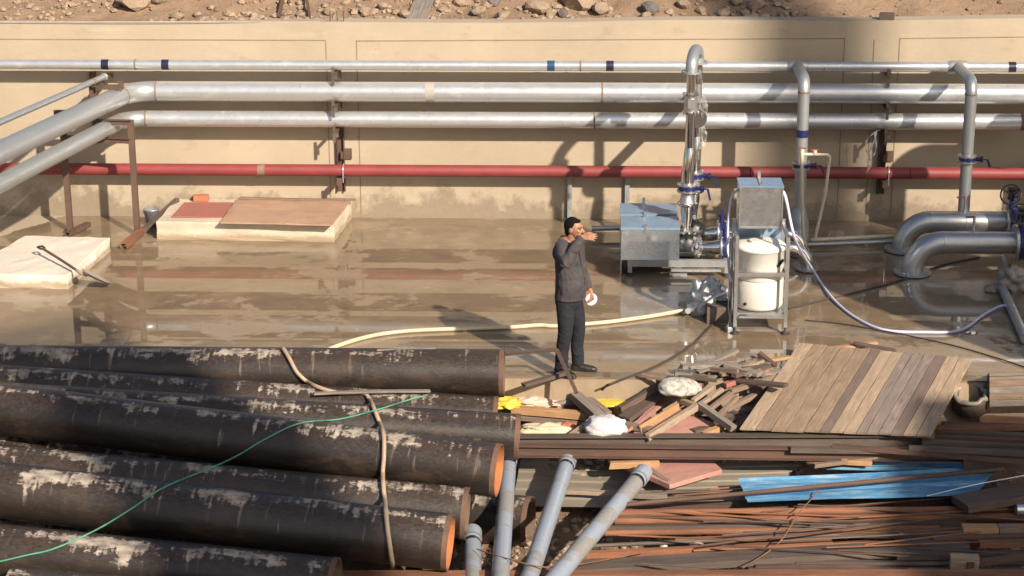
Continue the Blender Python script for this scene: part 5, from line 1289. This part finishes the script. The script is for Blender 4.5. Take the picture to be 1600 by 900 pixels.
# ------------------------------------------------------------------ scrap wood heap
heap = [
 ((800, 640, -.32), (926, 651, -.32), .09, .08, 'wood_o', 'long sawn timber at the left front of the scrap heap'),
 ((806, 652, -.40), (935, 664, -.40), .07, .05, 'wood_b', 'brown batten under the long sawn timber at the left front'),
 ((898, 618, -.20), (944, 658, -.24), .12, .09, 'wood_g', 'grey-brown timber slanting down towards the white bag'),
 ((921, 625, -.24), (951, 648, -.26), .07, .07, 'wood_b', 'short batten lying right beside the slanting grey-brown timber'),
 ((893, 683, -.30), (934, 652, -.22), .08, .06, 'wood_a', 'pale batten slanting up on the left of the white bag'),
 ((962, 634, -.30), (980, 648, -.30), .12, .10, 'wood_o', 'short orange sawn block behind the white bag'),
 ((935, 633, -.33), (965, 634, -.33), .10, .10, 'wood_c', 'dark square block left of the orange sawn block'),
 ((968, 640, -.24), (1050, 590, .02), .07, .06, 'wood_c', 'dark beam slanting up to the slab just left of the plaster lump'),
 ((975, 655, -.28), (1046, 602, -.10), .16, .05, 'wood_c', 'dark wide plank slanting up below the plaster lump'),
 ((860, 632, -.30), (905, 622, -.25), .06, .04, 'wood_g', 'grey stick behind the long sawn timber'),
 ((835, 628, -.34), (935, 640, -.34), .12, .05, 'primer', 'reddish flat bar lying behind the long sawn timber'),
 ((1000, 672, -.26), (1060, 636, -.18), .03, .10, 'wood_o', 'bright sawn edge board on the pink board right of the white bag'),
 ((1012, 683, -.24), (1088, 636, -.14), .06, .07, 'wood_a', 'long pale batten slanting across the pink board, lower one'),
 ((1060, 625, -.14), (1090, 635, -.13), .05, .06, 'wood_a', 'short pale batten closing the top of the two slanting ones'),
 ((968, 662, -.26), (1017, 672, -.26), .10, .05, 'wood_b', 'brown board end right of the white bag'),
 ((1092, 632, -.12), (1146, 670, -.22), .07, .07, 'wood_g', 'grey batten slanting down to the right from the pale corner'),
 ((1062, 622, -.10), (1094, 602, -.02), .05, .06, 'wood_o', 'orange slat just right below the plaster lump'),
 ((1083, 626, -.12), (1112, 605, -.04), .05, .04, 'wood_a', 'first pale slat of the fan right of the plaster lump'),
 ((1094, 632, -.12), (1129, 608, -.04), .05, .04, 'wood_a', 'second pale slat of the fan right of the plaster lump'),
 ((1108, 640, -.14), (1146, 611, -.06), .05, .04, 'wood_b', 'third slat of the fan, browner than the others'),
 ((1118, 655, -.22), (1152, 620, -.12), .05, .05, 'wood_b', 'fourth slat of the fan, lowest at its left end'),
 ((1100, 680, -.30), (1132, 666, -.28), .07, .06, 'wood_o', 'short sawn end at the lower right of the pink board'),
 ((1112, 579, .03), (1170, 570, .05), .06, .03, 'wood_o', 'thin sawn plank lying on the slab left of the timber panel'),
 ((1105, 583, .02), (1150, 575, .02), .05, .03, 'wood_c', 'dark plank just under the thin sawn plank on the slab'),
 ((1150, 572, .07), (1235, 558, .08), .06, .03, 'wood_o', 'thin sawn plank reaching the upper left corner of the timber panel'),
 ((1186, 552, .16), (1212, 572, .06), .06, .04, 'primer', 'short reddish stick leaning beside the timber panel'),
 ((1132, 602, -.03), (1200, 578, .04), .07, .05, 'plywood_red', 'red painted batten between the fan of slats and the timber panel'),
 ((1140, 612, -.05), (1205, 590, .0), .06, .05, 'wood_b', 'brown batten below the red painted one'),
 ((1150, 590, -.02), (1222, 580, .02), .09, .04, 'wood_g', 'grey board beside the upper left of the timber panel'),
 ((1165, 610, -.1), (1215, 600, -.05), .08, .04, 'wood_c', 'dark board tucked under the left edge of the timber panel'),
 ((1135, 640, -.2), (1190, 612, -.12), .06, .05, 'wood_b', 'brown batten leaning against the left edge of the timber panel'),
 ((1120, 690, -.33), (1175, 650, -.25), .08, .05, 'wood_c', 'dark batten running under the lower left corner of the timber panel'),
 ((1030, 594, -.02), (1100, 601, -.03), .08, .04, 'wood_c', 'dark board under the plaster lump'),
]

for a, b_, wd, th, mt, lab in heap: board(G(*a), G(*b_), wd, th, MAT[mt], lab)
random.seed(33)
for k in range(75):
    if k < 45: px, py = random.uniform(1085, 1190), random.uniform(600, 680)
    else: px, py = random.uniform(800, 1120), random.uniform(648, 686)
    zz = -.30 + .16*(px > 1090) - .10*random.random() - .0022*(py-590)
    L = random.uniform(.25, .8); ang = R(random.choice([25, 35, 45, 150, 10, 170])+random.uniform(-12, 12)); c = G(px, py, zz); c.z = max(c.z, lowz(c.x, c.y)+.05) if c.y < YE else .05
    dv = Vector((math.cos(ang), math.sin(ang), random.uniform(-.2, .15)))*L/2
    a, b_ = c-dv, c+dv
    if px < 1095 and max(a.y, b_.y) > YE-.05:
        sh = Vector((0, max(a.y, b_.y)-YE+.06, 0)); a -= sh; b_ -= sh
    if max(a.y, b_.y) > YE-.02: a.z += .03-min(0, c.z); b_.z += .03-min(0, c.z)
    board(a, b_, random.uniform(.04, .11), random.uniform(.02, .05), MAT[random.choice(['wood_b', 'wood_c', 'wood_c', 'wood_g', 'wood_a', 'wood_b', 'wood_c'])], 'broken piece of timber buried among the scrap wood in front of the slab', group='broken timber pieces in the scrap heap')
sheet('plywood_board', 'pink board with a raised edge right of the white bag, upper one', 'board', GQ([(980, 672), (1000, 660), (1058, 612), (1030, 622)], -.24), .03, MAT['plywood_pink'])
sheet('plywood_board', 'pink board lying in the middle of the heap between the pale battens', 'board', [G(990, 676, -.30), G(1012, 676, -.28), G(1066, 640, -.20), G(1048, 636, -.20)], .02, MAT['plywood_pink'])
sheet('plywood_board', 'greyish pink board in front of the pale battens at the lower middle of the heap', 'board', [G(1020, 684, -.34), G(1102, 682, -.34), G(1116, 662, -.28), G(1066, 640, -.24)], .02, MAT['plywood_pink'])
sheet('plywood_board', 'flat red board lying along the long beams below the white bag', 'board', [G(960, 686, -.34), G(1020, 686, -.34), G(1020, 674, -.34), G(965, 674, -.34)], .02, MAT['plywood_pink'])
def lump(name, px, py, z, size, mat, label, cat, seed, **k): return crumple(name, G(px, py, z)+Vector((0, 0, 0)), size, MAT[mat], label, cat, seed, **k)
lump('plaster_lump', 1061, 606, .02, (.46, .32, .20), 'foil', 'big crusty white plaster lump on top of the scrap heap', 'lump', 61, amp=.12, sub=4, flat=.5)
lump('plastic_bag', 946, 668, -.20, (.42, .30, .24), 'cement_bag', 'crumpled white bag in the middle of the scrap heap', 'bag', 62, amp=.28, sub=4, flat=.5)
lump('foam_piece', 857, 672, -.36, (.55, .25, .14), 'foam', 'cream foam slab under the long sawn timber beside the pipe ends', 'foam', 63, amp=.35, flat=.5)
lump('foam_piece', 818, 680, -.42, (.24, .2, .12), 'foam', 'small cream foam chunk next to the open pipe end', 'foam', 64, amp=.4, flat=.5)
lump('yellow_bag', 793, 631, -.26, (.28, .2, .12), 'yellow_bag', 'yellow plastic bag beside the end of the rear black pipes', 'bag', 65, amp=.5, flat=.5)
lump('yellow_sheet', 948, 629, -.26, (.46, .24, .05), 'yellow_bag', 'flat yellow plastic behind the slanting timber', 'plastic sheet', 66, amp=.25, flat=.3)
lump('yellow_sheet', 985, 640, -.26, (.10, .2, .06), 'yellow_bag', 'small yellow scrap between the dark beams', 'plastic sheet', 67, amp=.3, flat=.3)
lump('cloth', 833, 629, -.28, (.46, .18, .11), 'cloth_pink', 'pale pink cloth behind the long sawn timber', 'cloth', 68, amp=.5, flat=.4)
lump('red_tile', 888, 668, -.34, (.18, .14, .10), 'brick', 'broken red brick lump next to the cream foam', 'brick', 69, amp=.4, flat=.5)
lump('blue_bag', 941, 712, -.50, (.11, .1, .10), 'pvc_grey', 'small bluish bag hanging below the long beams', 'bag', 70, amp=.3)
# wires near the front
line('rusty_wire', 'thin rusty wire between the grey plastic pipes', 'wire', [G(745, 858, -.48), G(790, 872, -.42), G(850, 886, -.44), G(905, 882, -.6), G(960, 872, -.62), G(1010, 862, -.66)], .006, MAT['rust_bright'], 6)
line('rusty_wire', 'thin straight wire slanting from the blue sheet to the wide channel', 'wire', [G(1280, 766, -.44), G(1250, 800, -.52), G(1215, 850, -.60), G(1160, 888, -.62)], .006, MAT['rust_bright'], 6)
line('blue_wire', 'thin pale wire over the right part of the blue sheet', 'wire', [G(1448, 775, -.44), G(1520, 758, -.42), G(1600, 743, -.34), G(1640, 735, -.34)], .006, MAT['galv'], 6)

# ------------------------------------------------------------------ things on the wall top and bank
def lean(px0, py0, px1, py1, wd, th, mat, lab, name='steel_bar', cat='steel bar'):
    a = bank_at(px0, py0); b_ = bank_at(px1, py1); a.z += .03; b_.z += .10; return board(a, b_, wd, th, MAT[mat], lab, cat, name=name)
lean(435, 31, 446, -8, .05, .04, 'primer', 'rusty bar sticking out of the soil bank, left one')
lean(484, 31, 477, -8, .04, .03, 'primer', 'rusty bar sticking out of the soil bank, right one')
lean(452, 8, 445, -6, .04, .03, 'primer', 'short rusty bar crossing the left one on the soil bank')
a = bank_at(650, 34); b_ = bank_at(668, -4); a.z += .03; b_.z += .06
board(a, b_, .28, .03, MAT['wood_g'], 'pale grey weathered plank lying on the soil bank above the wall')
p = Vector((W(1386, 32, .05).x, .08, wtz(W(1386, 32, .05).x)+.0))
root = box_rot('steel_offcut', 'dark rusty block sitting on top of the wall at the right', 'steel offcut', p, (.20, .12, .09), -12, MAT['rust_grey'])
for k, px in enumerate((516, 527, 537)):
    x = W(px, 34, .06).x; MB().tube([(x, .06, wtz(x)-.05), (x, .06, wtz(x)+.14)], .008, 6).build('starter_bar', MAT['rust_grey']); o = bpy.data.objects['starter_bar' if k == 0 else 'starter_bar.%03d' % k]
    tag(o, 'rusty rebar stub standing on the wall top above the left bracket', 'rebar', 'rebar stubs on the wall top')

# ------------------------------------------------------------------ person
def capsules(mb_list, voxel, smooth_it, name, mat, parent, sub=0):
    """list of (points, radii, flatten) tapered limbs -> one watertight surface by voxel remesh"""
    bm = bmesh.new()
    def ball(c, r, sc=(1, 1, 1), rot=None):
        g = bmesh.ops.create_icosphere(bm, subdivisions=3, radius=1.0)
        for v in g['verts']:
            q = Vector((v.co.x*sc[0]*r, v.co.y*sc[1]*r, v.co.z*sc[2]*r)); v.co = (rot @ q if rot else q)+Vector(c)
    for it in mb_list:
        if it[0] == 'ball': ball(it[1], it[2], it[3] if len(it) > 3 else (1, 1, 1), it[4] if len(it) > 4 else None); continue
        pts = [Vector(p) for p in it[1]]; rs = it[2]; fl = it[3] if len(it) > 3 else None; seg = 20
        # dense interpolation with elliptical rings
        P = []; RR = []; n = 6
        for i in range(len(pts)-1):
            for k in range(n): t = k/n; P.append(pts[i].lerp(pts[i+1], t)); RR.append(Vector(rs[i]).lerp(Vector(rs[i+1]), t) if not isinstance(rs[i], float) else rs[i]+(rs[i+1]-rs[i])*t)
        P.append(pts[-1]); RR.append(rs[-1] if isinstance(rs[-1], float) else Vector(rs[-1]))
        rings = []; prev = None
        for i, p in enumerate(P):
            d = (P[min(i+1, len(P)-1)]-P[max(i-1, 0)]).normalized()
            if fl is not None: u = (Vector(fl)-d*Vector(fl).dot(d)).normalized()
            else:
                if prev is None: ref = Vector((0, 0, 1)) if abs(d.z) < .9 else Vector((1, 0, 0)); u = d.cross(ref).normalized()
                else: u = (prev-d*prev.dot(d)).normalized()
            prev = u; v = d.cross(u); ru, rv = (RR[i], RR[i]) if isinstance(RR[i], float) else (RR[i][0], RR[i][1])
            rings.append([bm.verts.new(p+u*math.cos(2*math.pi*k/seg)*ru+v*math.sin(2*math.pi*k/seg)*rv) for k in range(seg)])
        for i in range(len(rings)-1):
            for k in range(seg): bm.faces.new((rings[i][k], rings[i][(k+1) % seg], rings[i+1][(k+1) % seg], rings[i+1][k]))
        bm.faces.new(rings[0][::-1]); bm.faces.new(rings[-1])
        for e in (0, -1):
            r0 = RR[e] if isinstance(RR[e], float) else min(RR[e][0], RR[e][1]); 
            if it[0] == 'limb': ball(P[e], r0*.99)
    bmesh.ops.recalc_face_normals(bm, faces=bm.faces)
    me = bpy.data.meshes.new('tmp'); bm.to_mesh(me); bm.free()
    o = bpy.data.objects.new('tmp', me); col.objects.link(o)
    md = o.modifiers.new('r', 'REMESH'); md.mode = 'VOXEL'; md.voxel_size = voxel; md.use_smooth_shade = True
    ms = o.modifiers.new('s', 'SMOOTH'); ms.factor = .5; ms.iterations = smooth_it
    dg = bpy.context.evaluated_depsgraph_get(); dg.update(); ev = o.evaluated_get(dg)
    out = bpy.data.meshes.new_from_object(ev); bpy.data.objects.remove(o); bpy.data.meshes.remove(me)
    out.name = name
    for p in out.polygons: p.use_smooth = True
    out.materials.clear(); out.materials.append(mat)
    ob = bpy.data.objects.new(name, out); col.objects.link(ob); ob.parent = parent
    return ob
PR = G(889, 583, 0); PR.z = 0
per = thing('person', 'person in dark grey jacket and navy trousers, one arm raised, holding a white roll', 'person', PR)
FA = R(-28)                                   # facing direction, local +x rotated by FA
per.rotation_euler = (0, 0, FA)
# local frame: +x forward, +y his left, -y his right (towards the viewer), z up
skin = simple('skin', (.34, .17, .10), (.27, .125, .07), 9, .55, bump=.1)
hairm = simple('dark_hair', (.012, .009, .008), (.006, .005, .005), 40, .95, bump=.6, spec=.1)
def cloth(name, c, c2, r=.9):
    m = NT(name); co = m.coord((1, 1, 1), False); n1 = m.noise(co, 5, 5, .55, 1.0); f = m.noise(co, 120, 2)
    m.set(m.ramp(n1, .3, .7, c2, c), r); m.bump(m.math('ADD', n1, m.math('MULTIPLY', f, .04)), .8, .05); return m.m
jackm = cloth('dark_grey_jacket_cloth', (.052, .045, .048), (.032, .028, .031)); trm = cloth('navy_trouser_cloth', (.008, .009, .014), (.004, .005, .009))
shoem = simple('black_shoe_leather', (.02, .019, .019), (.012, .012, .012), 20, .5, bump=.2)
eyew = simple('eye_white', (.7, .66, .6), None, 20, .3, bump=0); lipm = simple('lip', (.25, .09, .07), None, 20, .5, bump=0)
B_ = []
H = Vector((.06, -.0, 1.625))                 # head centre
# head: skull, face, jaw
B_ += [('ball', H+Vector((-.012, 0, .022)), .092, (1.06, .84, 1.08)), ('ball', H+Vector((.03, 0, -.02)), .07, (.95, .85, 1.25)), ('ball', H+Vector((.052, 0, -.072)), .04, (.9, 1.0, .8)),
       ('ball', H+Vector((.074, 0, .035)), .03, (.8, 1.7, .7)),
       ('limb', [H+Vector((.088, 0, .018)), H+Vector((.108, 0, -.016))], [.010, .0155]), ('ball', H+Vector((.098, .010, -.018)), .011), ('ball', H+Vector((.098, -.010, -.018)), .011),
       ('ball', H+Vector((.088, 0, -.044)), .016, (.7, 1.5, .45)), ('ball', H+Vector((.086, 0, -.056)), .016, (.7, 1.3, .45)),
       ('ball', H+Vector((.062, .038, -.01)), .024, (.9, .8, .8)), ('ball', H+Vector((.062, -.038, -.01)), .024, (.9, .8, .8)),
       ('ball', H+Vector((-.008, .078, -.002)), .026, (.75, .35, 1.15)), ('ball', H+Vector((-.008, -.078, -.002)), .026, (.75, .35, 1.15))]
B_ += [('limb', [H+Vector((-.02, 0, -.06)), H+Vector((-.045, 0, -.15))], [.058, .064])]
# torso and legs under the clothes
B_ += [('limb', [(-.02, 0, 1.45), (.0, 0, 1.2), (-.01, 0, .95)], [.10, .12, .12])]
SHR = Vector((-.02, -.185, 1.455)); ELR = Vector((.15, -.34, 1.35)); WRR = Vector((.235, -.17, 1.60))
SHL = Vector((-.02, .185, 1.45)); ELL = Vector((-.02, .27, 1.15)); WRL = Vector((.14, .19, .93))
B_ += [('limb', [SHR, ELR, WRR], [.05, .038, .026]), ('limb', [SHL, ELL, WRL], [.05, .038, .026])]
# right hand: palm towards the face/down, fingers extended forward
def hand(wr, fw, up, side, curl, spread=.02):
    """fw: towards the finger tips, up: back of hand, side: towards the thumb"""
    fw = Vector(fw).normalized(); up = Vector(up); up = (up-fw*up.dot(fw)).normalized(); sd = up.cross(fw).normalized()*side; L = []
    L.append(('ring', [wr, wr+fw*.03, wr+fw*.085, wr+fw*.095], [(.026, .018), (.036, .016), (.042, .014), (.038, .011)], sd))
    lens = [.070, .078, .072, .056]
    for k in range(4):
        b0 = wr+fw*.088+sd*(.030-.0205*k); d = (fw+sd*(.12-.08*k)).normalized(); p = [b0-fw*.02, b0]; l = lens[k]; a = 0
        for s, c in zip((.45, .32, .23), (curl*.6, curl, curl*.8)):
            a += c; q = d*math.cos(a)-up*math.sin(a); p.append(p[-1]+q*l*s)
        L.append(('limb', p, [.0095, .0095, .009, .008, .007]))
    t0 = wr+fw*.02+sd*.022; t1 = wr+fw*.052+sd*.05-up*.008; t2 = wr+fw*.085+sd*.058-up*.012-up*curl*.02; t3 = wr+fw*.107+sd*.056-up*.014-up*curl*.03
    L.append(('limb', [t0, t1, t2, t3], [.014, .012, .010, .008])); return L
fwR = Vector((.93, .30, .10)); B_ += hand(WRR, fwR, (-.1, -.75, .65), 1, .14)
fwL = Vector((.25, -.15, -1)); B_ += hand(WRL, fwL, (-.3, 1, 0), 1, .55)
body = capsules(B_, .0052, 2, 'body', skin, per)
# eyes and brows
for s in (-1, 1):
    m_ = MB(); bm = bmesh.new(); bmesh.ops.create_icosphere(bm, subdivisions=2, radius=.0075)
    for v in bm.verts: v.co += H+Vector((.0815, s*.030, .014))
    m_.addbm(bm, None, True)
    me = m_.build('eye', hairm, None, origin=(0, 0, 0)); me.parent = per
    m_ = MB(); m_.tube([H+Vector((.097, s*.014, .034)), H+Vector((.095, s*.032, .039)), H+Vector((.082, s*.05, .034))], [.0025, .0035, .002], 8); e = m_.build('eyebrow', hairm, None, origin=(0, 0, 0)); e.parent = per
m_ = MB(); m_.tube([H+Vector((.104, s_*.024, -.030)) - Vector((abs(s_)*.012, 0, abs(s_)*.008)) for s_ in (-1, -.5, 0, .5, 1)], [.003, .006, .006, .006, .003], 8); e = m_.build('moustache', hairm, None, origin=(0, 0, 0)); e.parent = per
capsules([('ball', H+Vector((-.026, 0, .036)), .092, (1.03, .885, 1.05)), ('ball', H+Vector((-.06, 0, -.02)), .06, (.8, 1.15, 1.2)), ('ball', H+Vector((.025, 0, .088)), .045, (1.0, 1.1, .55))], .006, 1, 'hair', hairm, per)
# jacket
J = []
fy = (0, 1, 0)
J.append(('ring', [(-.03, 0, 1.49), (-.025, 0, 1.44), (-.01, 0, 1.36), (.005, 0, 1.25), (.025, 0, 1.12), (.03, 0, 1.02), (.02, 0, .94), (.012, 0, .885)],
          [(.10, .07), (.175, .10), (.205, .13), (.205, .145), (.20, .162), (.205, .170), (.200, .162), (.192, .152)], fy))
J.append(('ring', [(.012, 0, .915), (.010, 0, .862)], [(.198, .158), (.198, .158)], fy))
J += [('limb', [SHR+Vector((.02, .03, 0)), SHR.lerp(ELR, .5)+Vector((0, 0, -.005)), ELR, ELR.lerp(WRR, .45), WRR-(WRR-ELR)*.10], [.088, .074, .066, .060, .047]),
      ('limb', [SHL+Vector((.02, -.03, 0)), SHL.lerp(ELL, .5), ELL, ELL.lerp(WRL, .5), WRL-(WRL-ELL)*.10], [.088, .074, .064, .056, .046])]
J += [('ball', (-.10, 0, 1.36), .09, (.8, 1.7, 1.2)), ('ball', (-.03, -.13, 1.44), .07, (1, 1, .7)), ('ball', (-.03, .13, 1.44), .07, (1, 1, .7))]
# folds
rnd = random.Random(4)
for k in range(9):
    t = .15+.09*k; p = SHR.lerp(ELR, min(1, t*1.4)) if t < .7 else ELR.lerp(WRR, (t-.7)/.35)
    J.append(('ball', p+Vector((rnd.uniform(-.02, .03), -.03, rnd.uniform(-.03, .02))), .042, (1.2, .9, .55)))
for k in range(12):
    a = R(rnd.uniform(-130, 60)); z = rnd.uniform(.93, 1.25); J.append(('ball', (.02+.135*math.cos(a), .17*math.sin(a), z), .04, (.8, .8, 1.5)))
J.append(('limb', [(-.085, -.06, 1.50), (-.09, 0, 1.52), (-.085, .06, 1.50), (-.02, .085, 1.49), (.05, .05, 1.46)], [.020]*5)); J.append(('limb', [(-.085, -.06, 1.50), (-.02, -.085, 1.49), (.05, -.05, 1.46)], [.020]*3))
jacket = capsules(J, .010, 3, 'jacket', jackm, per)
# jacket details: waistband seam, pocket flap, buttons, placket
def surf(mb, name, mat): o = mb.build(name, mat, None, origin=(0, 0, 0)); o.parent = per; return o
hem = MB(); hem.tube([(.010+.153*math.cos(a), .192*math.sin(a), .872) for a in [2*math.pi*k/40 for k in range(40)]], .006, 8, closed=True); surf(hem, 'hem_seam', jackm)
cf = MB(); fr_ = (ELR-WRR).normalized(); cc = WRR-(WRR-ELR)*.12; cf.tube([cc, cc-fr_*.035], .051, 20); surf(cf, 'cuff', jackm)
rotp = Matrix.Rotation(R(-45), 3, 'Z')
pk = MB(); pk.box((.125, -.118, 1.28), (.012, .11, .045), Matrix.Rotation(R(-42), 3, 'Z') @ Matrix.Rotation(R(6), 3, 'Y'), .003); surf(pk, 'pocket_flap', jackm)
pl = MB(); pl.tube([(.128, -.01, 1.40), (.156, -.01, 1.25), (.194, -.01, 1.10), (.196, -.01, 1.0), (.176, -.01, .90)], .009, 8); surf(pl, 'placket', jackm)
# trousers
T = []
T.append(('ring', [(.005, 0, .97), (.0, 0, .90), (-.005, 0, .82), (-.01, 0, .76)], [(.165, .135), (.180, .140), (.185, .140), (.165, .12)], fy))
FR = Vector((-.035, -.10, 0)); FL = Vector((.06, .13, 0))
T += [('limb', [(-.005, -.088, .84), (.012, -.10, .62), (.008, -.105, .48), (-.028, -.103, .28), (-.042, -.10, .10)], [.100, .090, .078, .072, .070]),
      ('limb', [(-.0, .088, .84), (.040, .105, .62), (.050, .12, .48), (.030, .125, .28), (.040, .13, .10)], [.100, .088, .076, .070, .068])]
for sx, c in ((-1, (-.03, -.10)), (1, (.035, .127))):
    for k, z in enumerate((.10, .15, .20)): T.append(('ball', (c[0]+rnd.uniform(.0, .03)+(.03 if z > .3 else 0), c[1]+rnd.uniform(-.03, .03), z), .066 if z < .3 else .074, (1.05, 1.05, .35)))
capsules(T, .010, 3, 'trousers', trm, per)
for f in (FR, FL):
    s = []
    a = R(18) if f is FL else R(-10); m3 = Matrix.Rotation(a, 3, 'Z')
    Pz = lambda x, y, z: f+m3 @ Vector((x, y, z))
    s.append(('ring', [Pz(-.08, 0, .045), Pz(.0, 0, .045), Pz(.08, .0, .038), Pz(.15, 0, .032), Pz(.185, 0, .028)], [(.036, .040), (.040, .045), (.046, .036), (.042, .028), (.025, .018)], m3 @ Vector((0, 1, 0))))
    s.append(('limb', [Pz(-.05, 0, .05), Pz(-.03, 0, .11)], [.045, .042])); s.append(('ring', [Pz(-.10, 0, .014), Pz(0, 0, .014), Pz(.10, 0, .014), Pz(.195, 0, .014)], [(.036, .012), (.040, .012), (.048, .012), (.022, .012)], m3 @ Vector((0, 1, 0))))
    capsules(s, .006, 1, 'shoe', shoem, per)
# white roll in the lower hand
rc = PR+Matrix.Rotation(FA, 3, 'Z') @ (WRL+Vector((.02, .0, -.115)))
ROLLC = rc
root = thing('tape_roll', 'round white roll held low in the hand of the person', 'roll', rc)
axr = Vector((.35, -.92, .1)).normalized()
u = axr.cross(Vector((0, 0, 1))).normalized(); v = axr.cross(u); m_ = MB(); n = 32; ro, ri, hh = .066, .018, .022
for k in range(n):
    a0, a1 = 2*math.pi*k/n, 2*math.pi*(k+1)/n; f = lambda a, r, s: rc+axr*hh*s+(u*math.cos(a)+v*math.sin(a))*r
    for s in (-1, 1): m_.quad(f(a0, ri, s), f(a1, ri, s), f(a1, ro, s), f(a0, ro, s))
    m_.quad(f(a0, ro, -1), f(a1, ro, -1), f(a1, ro, 1), f(a0, ro, 1), True); m_.quad(f(a0, ri, -1), f(a1, ri, -1), f(a1, ri, 1), f(a0, ri, 1), True)
m_.build('roll_body', MAT['cement_bag'], root)
